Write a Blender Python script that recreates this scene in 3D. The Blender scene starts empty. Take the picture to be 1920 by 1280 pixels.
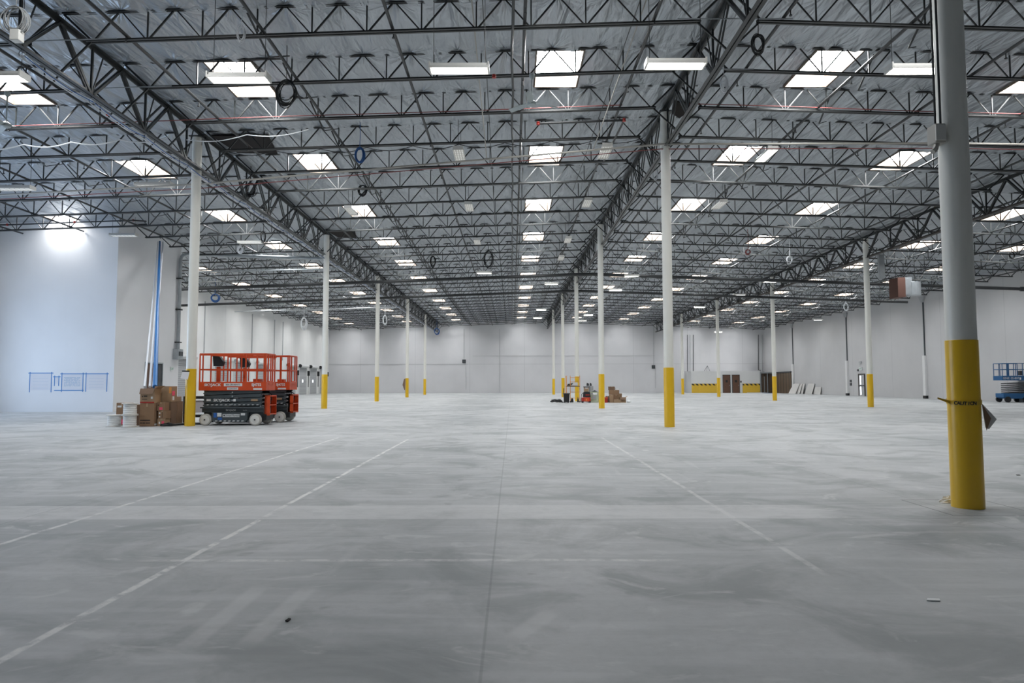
import bpy, math, random
from mathutils import Vector, Matrix
R = random.Random(7)
S = bpy.context.scene
COL = S.collection
PI = math.pi
# ------------------------------------------------------------------ camera
H, F = 1.38, 1280.0
T = 77.5/1280.0
PIT = math.atan(T); CP, SP = math.cos(PIT), math.sin(PIT)
cd = bpy.data.cameras.new('camera'); cam = bpy.data.objects.new('camera', cd); COL.objects.link(cam)
cd.sensor_width = 36; cd.lens = 24; cd.clip_end = 400
cam.location = (0, 0, H)
cam.rotation_euler = (Matrix.Rotation(math.radians(90)+PIT, 3, 'X') @ Matrix.Rotation(math.radians(-0.08), 3, 'Z')).to_euler()
S.camera = cam
def at(px, py, Y):                        # point of the photograph at a known distance
    t = (640-py)/F; h = Y*(t+T)/(1-t*T)
    return ((px-960)/F*(Y*CP+h*SP), Y, H+h)
def flo(px, py):                          # point of the photograph on the floor
    t = (640-py)/F; Y = -H*(1-t*T)/(t+T)
    return ((px-960)/F*(Y*CP-H*SP), Y)
# ------------------------------------------------------------------ materials
def nt(name):
    m = bpy.data.materials.new(name); m.use_nodes = True
    n = m.node_tree; return m, n, n.nodes['Principled BSDF']
def mat(name, c, rough=.6, metal=0., emit=0., ec=None, noise=0., nscale=3., spec=.5, bump=0.):
    m, n, b = nt(name)
    b.inputs['Base Color'].default_value = (*c, 1); b.inputs['Roughness'].default_value = rough
    b.inputs['Metallic'].default_value = metal; b.inputs['Specular IOR Level'].default_value = spec
    if emit: b.inputs['Emission Color'].default_value = (*(ec or c), 1); b.inputs['Emission Strength'].default_value = emit
    if noise or bump:
        tc = n.nodes.new('ShaderNodeTexCoord'); no = n.nodes.new('ShaderNodeTexNoise')
        no.inputs['Scale'].default_value = nscale; no.inputs['Detail'].default_value = 5
        n.links.new(tc.outputs['Object'], no.inputs['Vector'])
        if noise:
            mx = n.nodes.new('ShaderNodeMix'); mx.data_type = 'RGBA'
            mx.inputs['A'].default_value = (*[v*(1-noise) for v in c], 1); mx.inputs['B'].default_value = (*[min(1, v*(1+noise)) for v in c], 1)
            n.links.new(no.outputs['Fac'], mx.inputs['Factor']); n.links.new(mx.outputs['Result'], b.inputs['Base Color'])
        if bump:
            bp = n.nodes.new('ShaderNodeBump'); bp.inputs['Strength'].default_value = bump; bp.inputs['Distance'].default_value = .02
            n.links.new(no.outputs['Fac'], bp.inputs['Height']); n.links.new(bp.outputs['Normal'], b.inputs['Normal'])
    return m
M = {}
M['steel'] = mat('steel_black', (.024, .027, .027), .38, 0, noise=.35, nscale=2.5, spec=.6)
M['steelb'] = mat('steel_brown', (.045, .036, .03), .5, 0, noise=.3, nscale=2)
M['pipe'] = mat('pipe_black', (.03, .032, .033), .4, noise=.3, nscale=3)
M['pipe_tan'] = mat('pipe_tan', (.42, .40, .36), .45, noise=.1)
M['galv'] = mat('galvanised', (.42, .45, .47), .4, .5, noise=.2, nscale=4)
M['white'] = mat('white_paint', (.72, .725, .72), .45, noise=.05, nscale=1.2)
M['colwhite'] = mat('column_white', (.82, .81, .75), .32, noise=.06, nscale=1.5)
M['yellow'] = mat('yellow_sleeve', (.82, .50, .02), .28, noise=.07, nscale=2)
M['yellowflat'] = mat('yellow_wall', (.70, .45, .04), .5, noise=.05)
M['black'] = mat('black_plastic', (.012, .013, .014), .5)
M['dark'] = mat('dark_grey', (.05, .055, .06), .45, noise=.15)
M['scis'] = mat('scissor_grey', (.062, .075, .082), .38, noise=.2, nscale=4)
M['red'] = mat('lift_red', (.62, .075, .018), .38, noise=.12, nscale=4)
M['redpaint'] = mat('red_paint', (.42, .03, .02), .4)
M['tyre'] = mat('tyre_pale', (.46, .44, .40), .7, noise=.15, nscale=8)
M['hub'] = mat('hub_white', (.72, .71, .67), .5, noise=.1, nscale=8)
M['sticker'] = mat('sticker_white', (.75, .76, .76), .5)
M['stickdark'] = mat('sticker_print', (.05, .05, .06), .5)
M['blue'] = mat('blue_paint', (.014, .10, .25), .4, noise=.1)
M['bluesticker'] = mat('blue_sticker', (.03, .13, .45), .5)
M['tape'] = mat('blue_tape', (.05, .22, .55), .6)
M['bluehose'] = mat('blue_hose', (.006, .13, .38), .45)
M['paper'] = mat('paper', (.72, .72, .76), .8)
M['ink'] = mat('ink_blue', (.30, .45, .62), .8)
M['card'] = mat('cardboard', (.27, .165, .095), .8, noise=.12, nscale=5)
M['card2'] = mat('cardboard_light', (.36, .24, .145), .8, noise=.12, nscale=5)
M['card3'] = mat('cardboard_dark', (.20, .125, .08), .8, noise=.12, nscale=5)
M['tapec'] = mat('parcel_tape', (.42, .30, .19), .35)
M['print'] = mat('box_print', (.035, .025, .02), .7)
M['pink'] = mat('pink_sticker', (.85, .10, .18), .6)
M['wire'] = mat('spool_wire', (.78, .78, .76), .5, noise=.08, nscale=20)
M['flange'] = mat('spool_flange', (.68, .66, .62), .7)
M['cable'] = mat('cable_grey', (.30, .31, .31), .5)
M['cablew'] = mat('cable_white', (.72, .74, .76), .5)
M['cableb'] = mat('cable_blue', (.03, .11, .32), .5)
M['redcable'] = mat('cable_red', (.26, .07, .065), .5)
M['wood'] = mat('door_wood', (.13, .065, .038), .45, noise=.2, nscale=6)
M['plank'] = mat('plank_wood', (.17, .115, .075), .8, noise=.35, nscale=3)
M['board'] = mat('drywall', (.60, .59, .57), .8)
M['shutter'] = mat('shutter_grey', (.42, .43, .44), .5)
M['orange'] = mat('scaffold_orange', (.72, .33, .10), .5)
M['exitg'] = mat('exit_green', (.05, .35, .18), .5)
M['duct'] = mat('duct_brown', (.115, .052, .038), .7)
M['crate'] = mat('crate_pale', (.50, .55, .40), .5)
M['plasticw'] = mat('crumpled_plastic', (.80, .79, .75), .4, bump=1, nscale=25)
M['glass'] = mat('bright_glass', (.8, .8, .85), .2, emit=2.0, ec=(.9, .93, 1))
M['well'] = mat('skylight_curb', (.150, .118, .092), .7, noise=.12, nscale=2)  # white curb: sunlit peach tint put into a darkened colour
M['tube'] = mat('lamp_tube', (1, 1, 1), .5, emit=10, ec=(1, .96, .88))
M['tubeoff'] = mat('lamp_tube_dim', (.75, .75, .72), .5, emit=.25, ec=(1, .98, .94))
M['reflector'] = mat('lamp_reflector', (.72, .71, .67), .4)
M['lens'] = mat('skylight_lens', (1, 1, 1), .5, emit=31.0, ec=(.965, .985, 1.0))
M['fanw'] = mat('fan_grey', (.45, .50, .50), .5)
M['ply'] = mat('bare_plywood', (.014, .010, .008), .9, noise=.3)
M['dome'] = mat('clear_sheet', (.6, .65, .68), .3)

# --- node helpers for position-driven masks
class NG:
    def __init__(s, n): s.n = n
    def m(s, op, a, b=None, c=None):
        x = s.n.nodes.new('ShaderNodeMath'); x.operation = op
        for i, v in enumerate((a, b, c)):
            if v is None: continue
            if isinstance(v, (int, float)): x.inputs[i].default_value = v
            else: s.n.links.new(v, x.inputs[i])
        return x.outputs[0]
    def ramp(s, v, lo, hi):
        x = s.n.nodes.new('ShaderNodeMapRange'); x.interpolation_type = 'SMOOTHSTEP'
        s.n.links.new(v, x.inputs['Value']); x.inputs['From Min'].default_value = lo; x.inputs['From Max'].default_value = hi
        return x.outputs['Result']
    def noise(s, vec, scale, det=4, rough=.5, dist=0):
        x = s.n.nodes.new('ShaderNodeTexNoise'); x.inputs['Scale'].default_value = scale; x.inputs['Detail'].default_value = det
        x.inputs['Roughness'].default_value = rough; x.inputs['Distortion'].default_value = dist
        s.n.links.new(vec, x.inputs['Vector']); return x.outputs['Fac']
    def mapping(s, vec, sc, loc=(0, 0, 0), rot=(0, 0, 0)):
        x = s.n.nodes.new('ShaderNodeMapping'); x.inputs['Scale'].default_value = sc; x.inputs['Location'].default_value = loc; x.inputs['Rotation'].default_value = rot
        s.n.links.new(vec, x.inputs['Vector']); return x.outputs[0]
    def mix(s, f, a, b):
        x = s.n.nodes.new('ShaderNodeMix'); x.data_type = 'RGBA'
        if isinstance(f, (int, float)): x.inputs['Factor'].default_value = f
        else: s.n.links.new(f, x.inputs['Factor'])
        for k, v in (('A', a), ('B', b)):
            if isinstance(v, tuple): x.inputs[k].default_value = (*v, 1)
            else: s.n.links.new(v, x.inputs[k])
        return x.outputs['Result']
    def band(s, v, c, w, soft):            # 1 inside |v-c|<w
        return s.m('SUBTRACT', 1.0, s.ramp(s.m('ABSOLUTE', s.m('SUBTRACT', v, c)), w, w+soft))
# concrete floor
def floor_mat():
    m, n, b = nt('concrete_floor'); g = NG(n)
    geo = n.nodes.new('ShaderNodeNewGeometry'); pos = geo.outputs['Position']
    sp = n.nodes.new('ShaderNodeSeparateXYZ'); n.links.new(pos, sp.inputs[0]); x, y = sp.outputs[0], sp.outputs[1]
    big = g.noise(pos, .22, 5, .55); mid = g.noise(g.mapping(pos, (.5, 1.6, 1)), 1.0, 6, .6, .6); fine = g.noise(pos, 14, 6, .7)
    c = g.mix(g.ramp(big, .3, .7), (.33, .35, .355), (.51, .52, .52))
    c = g.mix(g.m('MULTIPLY', g.ramp(mid, .42, .70), .62), c, (.57, .575, .58))
    c = g.mix(g.m('MULTIPLY', g.ramp(fine, .35, .75), .22), c, (.27, .28, .285))
    sweep = g.noise(g.mapping(pos, (.35, 3.2, 1), rot=(0, 0, .18)), 1.6, 3, .5, .3)
    c = g.mix(g.m('MULTIPLY', g.ramp(sweep, .5, .68), .35), c, (.60, .605, .61))
    sweep2 = g.noise(g.mapping(pos, (2.6, .25, 1), rot=(0, 0, -.25)), 1.5, 3, .5, .2)
    c = g.mix(g.m('MULTIPLY', g.ramp(sweep2, .62, .72), .28), c, (.58, .585, .58))
    spots = g.noise(pos, 3.1, 2, .4)
    c = g.mix(g.m('MULTIPLY', g.ramp(spots, .70, .76), .5), c, (.26, .265, .265))
    cloud = g.noise(g.mapping(pos, (1, 1, 1), (7, 3, 0)), .85, 6, .62, .9)
    c = g.mix(g.m('MULTIPLY', g.ramp(cloud, .44, .68), .6), c, (.205, .225, .222))
    cl2 = g.noise(g.mapping(pos, (1.2, 2.0, 1), (2, 9, 0)), 1.3, 5, .6, 1.2)
    c = g.mix(g.m('MULTIPLY', g.ramp(cl2, .58, .70), .6), c, (.58, .59, .58))
    wear = g.ramp(g.noise(pos, 5, 5, .7), .36, .58)
    wob = g.m('MULTIPLY', g.m('SUBTRACT', g.noise(pos, .8, 2), .5), .05)
    xw = g.m('ADD', x, wob)
    line = None
    for x0, y0, y1, k in ((-4.4, 2.0, 17.5, .75), (-2.56, 1.5, 17.0, .85), (2.26, 4.9, 17.5, .42)):
        q = g.m('MULTIPLY', g.band(xw, x0, .018, .02), g.m('MULTIPLY', g.band(y, (y0+y1)/2, (y1-y0)/2-.3, .3), k))
        line = q if line is None else g.m('MAXIMUM', line, q)
    q = g.m('MULTIPLY', g.band(g.m('ADD', y, wob), 5.42, .02, .03), g.m('MULTIPLY', g.band(x, -.8, 1.9, .3), .5)); line = g.m('MAXIMUM', line, q)
    line = g.m('MULTIPLY', line, wear)
    c = g.mix(line, c, (.80, .79, .76))
    patch = g.m('MULTIPLY', g.band(y, 7.42, .38, .015), g.m('MULTIPLY', g.band(x, -1.2, 4.3, .5), g.m('ADD', .42, g.m('MULTIPLY', wear, .2))))
    c = g.mix(patch, c, (.64, .64, .635))
    # saw-cut joints every 4.9 m, plus the nearest one
    jx = g.m('ABSOLUTE', g.m('SUBTRACT', g.m('PINGPONG', g.m('ADD', x, .15+488), 4.88/2), 0))
    jl = g.m('SUBTRACT', 1.0, g.ramp(jx, .004, .012))
    jy = g.m('SUBTRACT', 1.0, g.ramp(g.m('PINGPONG', g.m('ADD', y, 488-7.03), 4.88/2), .004, .012))
    jj = g.m('MAXIMUM', jl, jy)
    c = g.mix(g.m('MULTIPLY', jj, .32), c, (.12, .125, .125))
    # square column patch round the nearest column
    px_, py_ = g.m('ABSOLUTE', g.m('SUBTRACT', x, 5.05)), g.m('ABSOLUTE', g.m('SUBTRACT', y, 7.66))
    sq = g.m('ABSOLUTE', g.m('SUBTRACT', g.m('MAXIMUM', px_, py_), .47))
    c = g.mix(g.m('MULTIPLY', g.m('SUBTRACT', 1.0, g.ramp(sq, .004, .014)), .8), c, (.08, .08, .08))
    # two pale scuffs
    for (cx, cy, rot, L) in ((-1.71, 4.2, .0, .62), (-1.39, 4.2, .03, .6), (.12, 4.0, .5, .3)):
        v = g.mapping(pos, (1, 1, 1), (-cx*math.cos(rot)+cy*math.sin(rot), -cx*math.sin(rot)-cy*math.cos(rot), 0), (0, 0, rot))
        s2 = n.nodes.new('ShaderNodeSeparateXYZ'); n.links.new(v, s2.inputs[0])
        q = g.m('MULTIPLY', g.band(s2.outputs[0], 0, .035, .05), g.m('MULTIPLY', g.band(s2.outputs[1], 0, L*.6, L*.4), .3))
        c = g.mix(q, c, (.70, .70, .69))
    n.links.new(c, b.inputs['Base Color'])
    r = g.m('ADD', .42, g.m('MULTIPLY', mid, .22)); n.links.new(r, b.inputs['Roughness'])
    bp = n.nodes.new('ShaderNodeBump'); bp.inputs['Strength'].default_value = .12; bp.inputs['Distance'].default_value = .004
    n.links.new(fine, bp.inputs['Height']); n.links.new(bp.outputs['Normal'], b.inputs['Normal'])
    return m
M['floor'] = floor_mat()
def wall_mat(name, base, axis, period, zj, off=0.):
    m, n, b = nt(name); g = NG(n)
    geo = n.nodes.new('ShaderNodeNewGeometry'); pos = geo.outputs['Position']
    sp = n.nodes.new('ShaderNodeSeparateXYZ'); n.links.new(pos, sp.inputs[0])
    u, z = sp.outputs[axis], sp.outputs[2]
    a = g.noise(pos, .25, 4); st = g.noise(g.mapping(pos, (1.3, 1.3, .12)), 1.0, 4)
    dk = tuple(v*.90 for v in base)
    c = g.mix(g.ramp(a, .3, .75), dk, base); c = g.mix(g.m('MULTIPLY', g.ramp(st, .5, .8), .25), c, tuple(v*.86 for v in base))
    j = g.m('SUBTRACT', 1.0, g.ramp(g.m('PINGPONG', g.m('ADD', u, 500.0+off), period/2), .012, .035))
    for z0 in zj: j = g.m('MAXIMUM', j, g.band(z, z0, .012, .03))
    c = g.mix(g.m('MULTIPLY', j, .4), c, (.30, .31, .32))
    n.links.new(c, b.inputs['Base Color']); b.inputs['Roughness'].default_value = .65
    return m
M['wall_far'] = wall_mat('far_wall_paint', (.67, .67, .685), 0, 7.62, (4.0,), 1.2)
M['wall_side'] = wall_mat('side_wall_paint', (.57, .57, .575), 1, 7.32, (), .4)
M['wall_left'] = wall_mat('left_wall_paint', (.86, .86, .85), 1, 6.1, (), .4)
M['wall_off'] = wall_mat('office_wall_paint', (.84, .84, .85), 2, 200, ())
def foil_mat():
    m, n, b = nt('foil_insulation'); g = NG(n)
    geo = n.nodes.new('ShaderNodeNewGeometry'); pos = geo.outputs['Position']
    a = g.noise(pos, .5, 4)
    n.links.new(g.mix(a, (.43, .465, .50), (.54, .575, .605)), b.inputs['Base Color'])
    b.inputs['Metallic'].default_value = .75; b.inputs['Roughness'].default_value = .38
    sp = n.nodes.new('ShaderNodeSeparateXYZ'); n.links.new(pos, sp.inputs[0]); x, y = sp.outputs[0], sp.outputs[1]
    PX, PY = 1.248, 2.44
    ux = g.m('WRAP', g.m('ADD', x, 8.916), PX/2, -PX/2); uy = g.m('WRAP', g.m('SUBTRACT', y, 22.42), PY/2, -PY/2)
    idx = g.m('SUBTRACT', x, ux); idy = g.m('SUBTRACT', y, uy)
    ang = g.m('ARCTAN2', uy, ux); rad = g.m('SQRT', g.m('ADD', g.m('MULTIPLY', ux, ux), g.m('MULTIPLY', uy, uy)))
    cb = n.nodes.new('ShaderNodeCombineXYZ')
    for i, v in enumerate((g.m('MULTIPLY', ang, 2.6), g.m('MULTIPLY', idx, .9), g.m('MULTIPLY', idy, .7))): n.links.new(v, cb.inputs[i])
    star = g.m('MULTIPLY', g.noise(cb.outputs[0], 1.0, 2, .5), g.m('EXPONENT', g.m('MULTIPLY', rad, -2.2)))
    w1 = g.noise(g.mapping(pos, (1.9, .45, 1), rot=(0, 0, .12)), 1.0, 3, .5, .6)
    w2 = g.noise(g.mapping(pos, (5.0, 1.2, 1), rot=(0, 0, -.15)), 1.0, 3, .5, .6)
    hgt = g.m('ADD', g.m('MULTIPLY', w1, 1.0), g.m('ADD', g.m('MULTIPLY', w2, .22), g.m('MULTIPLY', star, 1.5)))
    bp = n.nodes.new('ShaderNodeBump'); bp.inputs['Strength'].default_value = .9; bp.inputs['Distance'].default_value = .26
    n.links.new(hgt, bp.inputs['Height']); n.links.new(bp.outputs['Normal'], b.inputs['Normal'])
    return m
M['foil'] = foil_mat()
def hazard_mat():
    m, n, b = nt('hazard_stripes'); g = NG(n)
    geo = n.nodes.new('ShaderNodeNewGeometry'); sp = n.nodes.new('ShaderNodeSeparateXYZ'); n.links.new(geo.outputs['Position'], sp.inputs[0])
    v = g.m('ADD', sp.outputs[0], g.m('MULTIPLY', sp.outputs[2], 1.0))
    s_ = g.m('GREATER_THAN', g.m('PINGPONG', g.m('ADD', v, 100), .28), .14)
    n.links.new(g.mix(s_, (.02, .02, .02), (.70, .45, .04)), b.inputs['Base Color']); return m
M['hazard'] = hazard_mat()
def slat_mat(name, c, axis, period, amt):
    m, n, b = nt(name); g = NG(n)
    tc = n.nodes.new('ShaderNodeTexCoord'); sp = n.nodes.new('ShaderNodeSeparateXYZ'); n.links.new(tc.outputs['Object'], sp.inputs[0])
    v = g.m('PINGPONG', g.m('ADD', sp.outputs[axis], 100), period/2)
    j = g.m('SUBTRACT', 1.0, g.ramp(v, period*.08, period*.2))
    n.links.new(g.mix(g.m('MULTIPLY', j, amt), c, tuple(x*.4 for x in c)), b.inputs['Base Color']); b.inputs['Roughness'].default_value = .6
    bp = n.nodes.new('ShaderNodeBump'); bp.inputs['Distance'].default_value = .02; n.links.new(v, bp.inputs['Height']); n.links.new(bp.outputs['Normal'], b.inputs['Normal'])
    return m
M['shutslat'] = slat_mat('shutter_slats', (.44, .45, .46), 2, .16, .6)
M['plankwall'] = slat_mat('plank_wall', (.13, .09, .06), 1, .9, .8)
M['plankwallx'] = slat_mat('plank_wall_front', (.13, .09, .06), 0, .45, .8)
M['wind'] = slat_mat('wound_wire', (.62, .62, .60), 2, .05, .35)
# ------------------------------------------------------------------ mesh builder
class MB:
    def __init__(s): s.v, s.f = [], []
    def box(s, x0, x1, y0, y1, z0, z1):
        i = len(s.v)
        s.v += [(x0,y0,z0),(x1,y0,z0),(x1,y1,z0),(x0,y1,z0),(x0,y0,z1),(x1,y0,z1),(x1,y1,z1),(x0,y1,z1)]
        s.f += [(i,i+3,i+2,i+1),(i+4,i+5,i+6,i+7),(i,i+1,i+5,i+4),(i+1,i+2,i+6,i+5),(i+2,i+3,i+7,i+6),(i+3,i,i+4,i+7)]
        return s
    def bar(s, p, q, w, d, up=(0, 0, 1)):      # rectangular section, w across, d along up
        p, q = Vector(p), Vector(q); a = (q-p).normalized(); up = Vector(up)
        if abs(a.dot(up)) > .98: up = Vector((0, 1, 0))
        sd = a.cross(up).normalized()*w/2; u = sd.cross(a).normalized()*d/2
        i = len(s.v)
        for c in (p, q):
            s.v += [tuple(c-sd-u), tuple(c+sd-u), tuple(c+sd+u), tuple(c-sd+u)]
        s.f += [(i,i+1,i+2,i+3),(i+7,i+6,i+5,i+4),(i,i+4,i+5,i+1),(i+1,i+5,i+6,i+2),(i+2,i+6,i+7,i+3),(i+3,i+7,i+4,i)]
        return s
    def tube(s, pts, r, n=8, closed=False, caps=True):
        pts = [Vector(p) for p in pts]; N = len(pts); rings = []; up = None
        rr = r if isinstance(r, (list, tuple)) else [r]*N
        for k in range(N):
            if closed: a = pts[(k+1) % N]-pts[k-1]
            else: a = pts[min(k+1, N-1)]-pts[max(k-1, 0)]
            a.normalize()
            if up is None:
                up = Vector((0, 0, 1)) if abs(a.z) < .9 else Vector((0, 1, 0))
            sd = a.cross(up)
            if sd.length < 1e-4: sd = a.cross(Vector((1, 0, 0)))
            sd.normalize(); up = sd.cross(a).normalized()
            i = len(s.v); rings.append(i)
            for j in range(n):
                t = 2*PI*j/n; s.v.append(tuple(pts[k]+(sd*math.cos(t)+up*math.sin(t))*rr[k]))
        for k in range(N if closed else N-1):
            a, b = rings[k], rings[(k+1) % N]
            for j in range(n): s.f.append((a+j, a+(j+1) % n, b+(j+1) % n, b+j))
        if caps and not closed:
            s.f.append(tuple(range(rings[0]+n-1, rings[0]-1, -1))); s.f.append(tuple(range(rings[-1], rings[-1]+n)))
        return s
    def cyl(s, p, q, r, n=16): return s.tube([p, q], r, n)
    def lathe(s, prof, n=24, c=(0, 0, 0)):     # profile (r,z)
        rg = []
        for r, z in prof:
            rg.append(len(s.v))
            for j in range(n): t = 2*PI*j/n; s.v.append((c[0]+r*math.cos(t), c[1]+r*math.sin(t), c[2]+z))
        for a, b in zip(rg, rg[1:]):
            for j in range(n): s.f.append((a+j, a+(j+1) % n, b+(j+1) % n, b+j))
        s.f.append(tuple(range(rg[0]+n-1, rg[0]-1, -1))); s.f.append(tuple(range(rg[-1], rg[-1]+n)))
        return s
    def prism(s, poly, d):                     # poly: 3-D points, d: extrusion vector
        i = len(s.v); n = len(poly); d = Vector(d)
        s.v += [tuple(p) for p in poly]+[tuple(Vector(p)+d) for p in poly]
        s.f.append(tuple(range(i+n-1, i-1, -1))); s.f.append(tuple(range(i+n, i+2*n)))
        for j in range(n): s.f.append((i+j, i+(j+1) % n, i+n+(j+1) % n, i+n+j))
        return s
    def build(s, name, m, parent=None, smooth=False, bevel=0):
        me = bpy.data.meshes.new(name); me.from_pydata(s.v, [], s.f); me.update()
        me.materials.append(M[m] if isinstance(m, str) else m)
        if smooth:
            me.polygons.foreach_set('use_smooth', [True]*len(me.polygons)); 
            try: me.set_sharp_from_angle(angle=math.radians(40))
            except Exception: pass
        o = bpy.data.objects.new(name, me); COL.objects.link(o)
        if parent is not None: o.parent = parent
        if bevel:
            b = o.modifiers.new('bevel', 'BEVEL'); b.width = bevel; b.segments = 2; b.limit_method = 'ANGLE'
        return o
def tag(o, label, cat=None, group=None):
    o['label'] = label
    if cat: o['category'] = cat
    if group: o['group'] = group
    return o
def thing(name, label, cat, loc=(0, 0, 0), rz=0, group=None):
    o = bpy.data.objects.new(name, None); COL.objects.link(o); o.empty_display_size = .1
    o.location = loc; o.rotation_euler = (0, 0, rz); return tag(o, label, cat, group)
def struct(o): o['kind'] = 'structure'; return o
def dup(root, loc, label):
    r = root.copy(); COL.objects.link(r); r.location = loc; r['label'] = label
    def kids(a, b):
        for ch in [c for c in bpy.data.objects if c.parent == a]:
            d = ch.copy(); COL.objects.link(d); d.parent = b; kids(ch, d)
    kids(root, r); return r
def text(body, size, m, parent, loc, rot=(PI/2, 0, 0), name='lettering', bold=.0, sx=1.0, shear=0., depth=.001):
    cu = bpy.data.curves.new(name, 'FONT'); cu.body = body; cu.size = size; cu.extrude = depth; cu.offset = bold
    cu.align_x = 'CENTER'; cu.align_y = 'CENTER'; cu.shear = shear
    tmp = bpy.data.objects.new('tmp', cu); COL.objects.link(tmp)
    bpy.context.view_layer.update()
    me = bpy.data.meshes.new_from_object(tmp.evaluated_get(bpy.context.evaluated_depsgraph_get()))
    bpy.data.objects.remove(tmp); bpy.data.curves.remove(cu)
    me.materials.clear(); me.materials.append(M[m])
    o = bpy.data.objects.new(name, me); COL.objects.link(o); o.parent = parent
    o.location = loc; o.rotation_euler = rot; o.scale = (sx, 1, 1); return o
ORD = 'first second third fourth fifth sixth seventh eighth ninth tenth eleventh twelfth thirteenth fourteenth fifteenth sixteenth seventeenth eighteenth nineteenth twentieth'.split()
def ordn(k):
    if k < 20: return ORD[k]
    if k == 29: return 'thirtieth'
    if k == 39: return 'fortieth'
    return ('twenty', 'thirty', 'forty')[(k+1)//10-2]+'-'+ORD[k % 10]
# ------------------------------------------------------------------ the building shell
RX = 4.95
def deck(x): return 10.32-.033*abs(x-RX)
JD = .72                                   # joist depth
def jbot(x): return deck(x)-JD
GX = (-10.3, RX, 20.1)
XL, XR, YF, YB = -25.6, 35.2, 95.3, -9.0
OX, OY0, OY1 = -19.4, 33.3, 39.7           # office block
o = MB().box(XL-.5, XR+.5, YB-.5, YF+.5, -.3, 0).build('floor', 'floor'); struct(o); o['label'] = 'bare grey concrete warehouse floor'
def wall_poly(name, pts, d, m):
    return struct(MB().prism(pts, d).build(name, m))
wall_poly('wall_back', [(XL, YF, 0), (XR, YF, 0), (XR, YF, deck(XR)+.3), (RX, YF, deck(RX)+.3), (XL, YF, deck(XL)+.3)], (0, .3, 0), 'wall_far')
wall_poly('wall_front', [(XL, YB-.3, 0), (XR, YB-.3, 0), (XR, YB-.3, deck(XR)+.3), (RX, YB-.3, deck(RX)+.3), (XL, YB-.3, deck(XL)+.3)], (0, .3, 0), 'wall_far')
struct(MB().box(XR, XR+.3, YB, YF, 0, deck(XR)+.3).build('wall_right', 'wall_side'))
# left wall with one open dock door near the camera side (daylight comes in there)
DY0, DY1, DZ = 14.0, 31.0, 5.2
w = MB(); w.box(XL-.3, XL, YB, DY0, 0, deck(XL)+.3); w.box(XL-.3, XL, DY1, YF, 0, deck(XL)+.3); w.box(XL-.3, XL, DY0, DY1, DZ, deck(XL)+.3)
struct(w.build('wall_left', 'wall_left'))
w = MB(); w.box(XL, OX, OY0, OY0+.2, 0, deck(OX)-.02); w.box(OX-.2, OX, OY0+.2, OY1, 0, deck(OX)-.02); w.box(XL, OX-.2, OY1-.2, OY1, 0, deck(OX)-.02)
struct(w.build('wall_office', 'wall_off'))
# roof deck: foil insulation draped between the joists, with skylight openings
JY0, JP = 22.42, 2.44
KMIN, KMAX = -13, 29
SKX = (-22.0, -14.2, -7.55, 1.3, 8.75, 15.1, 24.6, 30.6)
SW, SY0, SY1 = .61, .1, 2.3                # half width; offsets within the bay
def sky_bay(k): return (k+2) % 3 == 0 and k >= -5   # bays starting at joist k (-2 -> Y 17.54)
xs = sorted(set([round(XL+i*.155, 3) for i in range(int((XR-XL)/.155)+1)]+[XR]))
hx = []
for c in SKX: hx += [c-SW, c+SW]
xs = sorted([x for x in xs if min(abs(x-h) for h in hx) > .06]+hx)
ys = []
yb = [JY0+JP*k for k in range(KMIN, KMAX+1)]
loc_y = (0, .1, .22, .4, .62, .9, 1.22, 1.54, 1.82, 2.04, 2.2, 2.3)
for k in range(KMIN, KMAX+1):
    for l in loc_y:
        y = JY0+JP*k+l
        if y < YF: ys.append((y, k, l))
ys.append((YF, KMAX, 2.44))
RR = random.Random(3)
ph = {}
verts = []; nx = len(xs); PP = 13.7/11
for (y, k, l) in ys:
    dj = min(l, JP-l)
    for x in xs:
        q = ph.setdefault((k+(0 if l < JP/2 else 1), int((x+40)/PP)), RR.random())
        u = ((x+8.916)/1.248) % 1.0
        fan = math.exp(-dj/.30)*(.085*math.cos(PI*u)**8+.02*q-.06)          # puckers at the nail points
        sag = .05*math.sin(PI*min(max(l/JP, 0), 1))+.018*math.sin(x*2.1+k*1.7)*math.sin(PI*l/JP)
        pleat = .022*math.sin(2*PI*u*3+q*6)*math.exp(-dj/.5)
        dz = fan-sag+pleat
        if sky_bay(k) and min(abs(x-h) for h in hx) < .2: dz *= .0
        verts.append((x, y, deck(x)+dz))
faces = []
for j in range(len(ys)-1):
    k, l = ys[j][1], ys[j][2]
    hole = sky_bay(k) and SY0 <= l+1e-6 and l < SY1-1e-6
    for i in range(nx-1):
        xm = (xs[i]+xs[i+1])/2
        if hole and any(abs(xm-c) < SW for c in SKX): continue
        a = j*nx+i; faces.append((a, a+nx, a+nx+1, a+1))
me = bpy.data.meshes.new('ceiling'); me.from_pydata(verts, [], faces); me.materials.append(M['foil']); me.update()
me.polygons.foreach_set('use_smooth', [True]*len(me.polygons))
ce = bpy.data.objects.new('ceiling', me); COL.objects.link(ce); struct(ce); ce['label'] = 'silver foil insulation under the roof deck'
# closed roof slab above everything (keeps the daylight out except through the skylights)
sl = MB()
for (a, b) in ((XL-.3, RX), (RX, XR+.3)):
    sl.prism([(a, YB-.3, deck(a)+.75), (b, YB-.3, deck(b)+.75), (b, YB-.3, deck(b)+.85), (a, YB-.3, deck(a)+.85)], (0, YF-YB+.6, 0))
struct(sl.build('roof', 'ply'))
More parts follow.
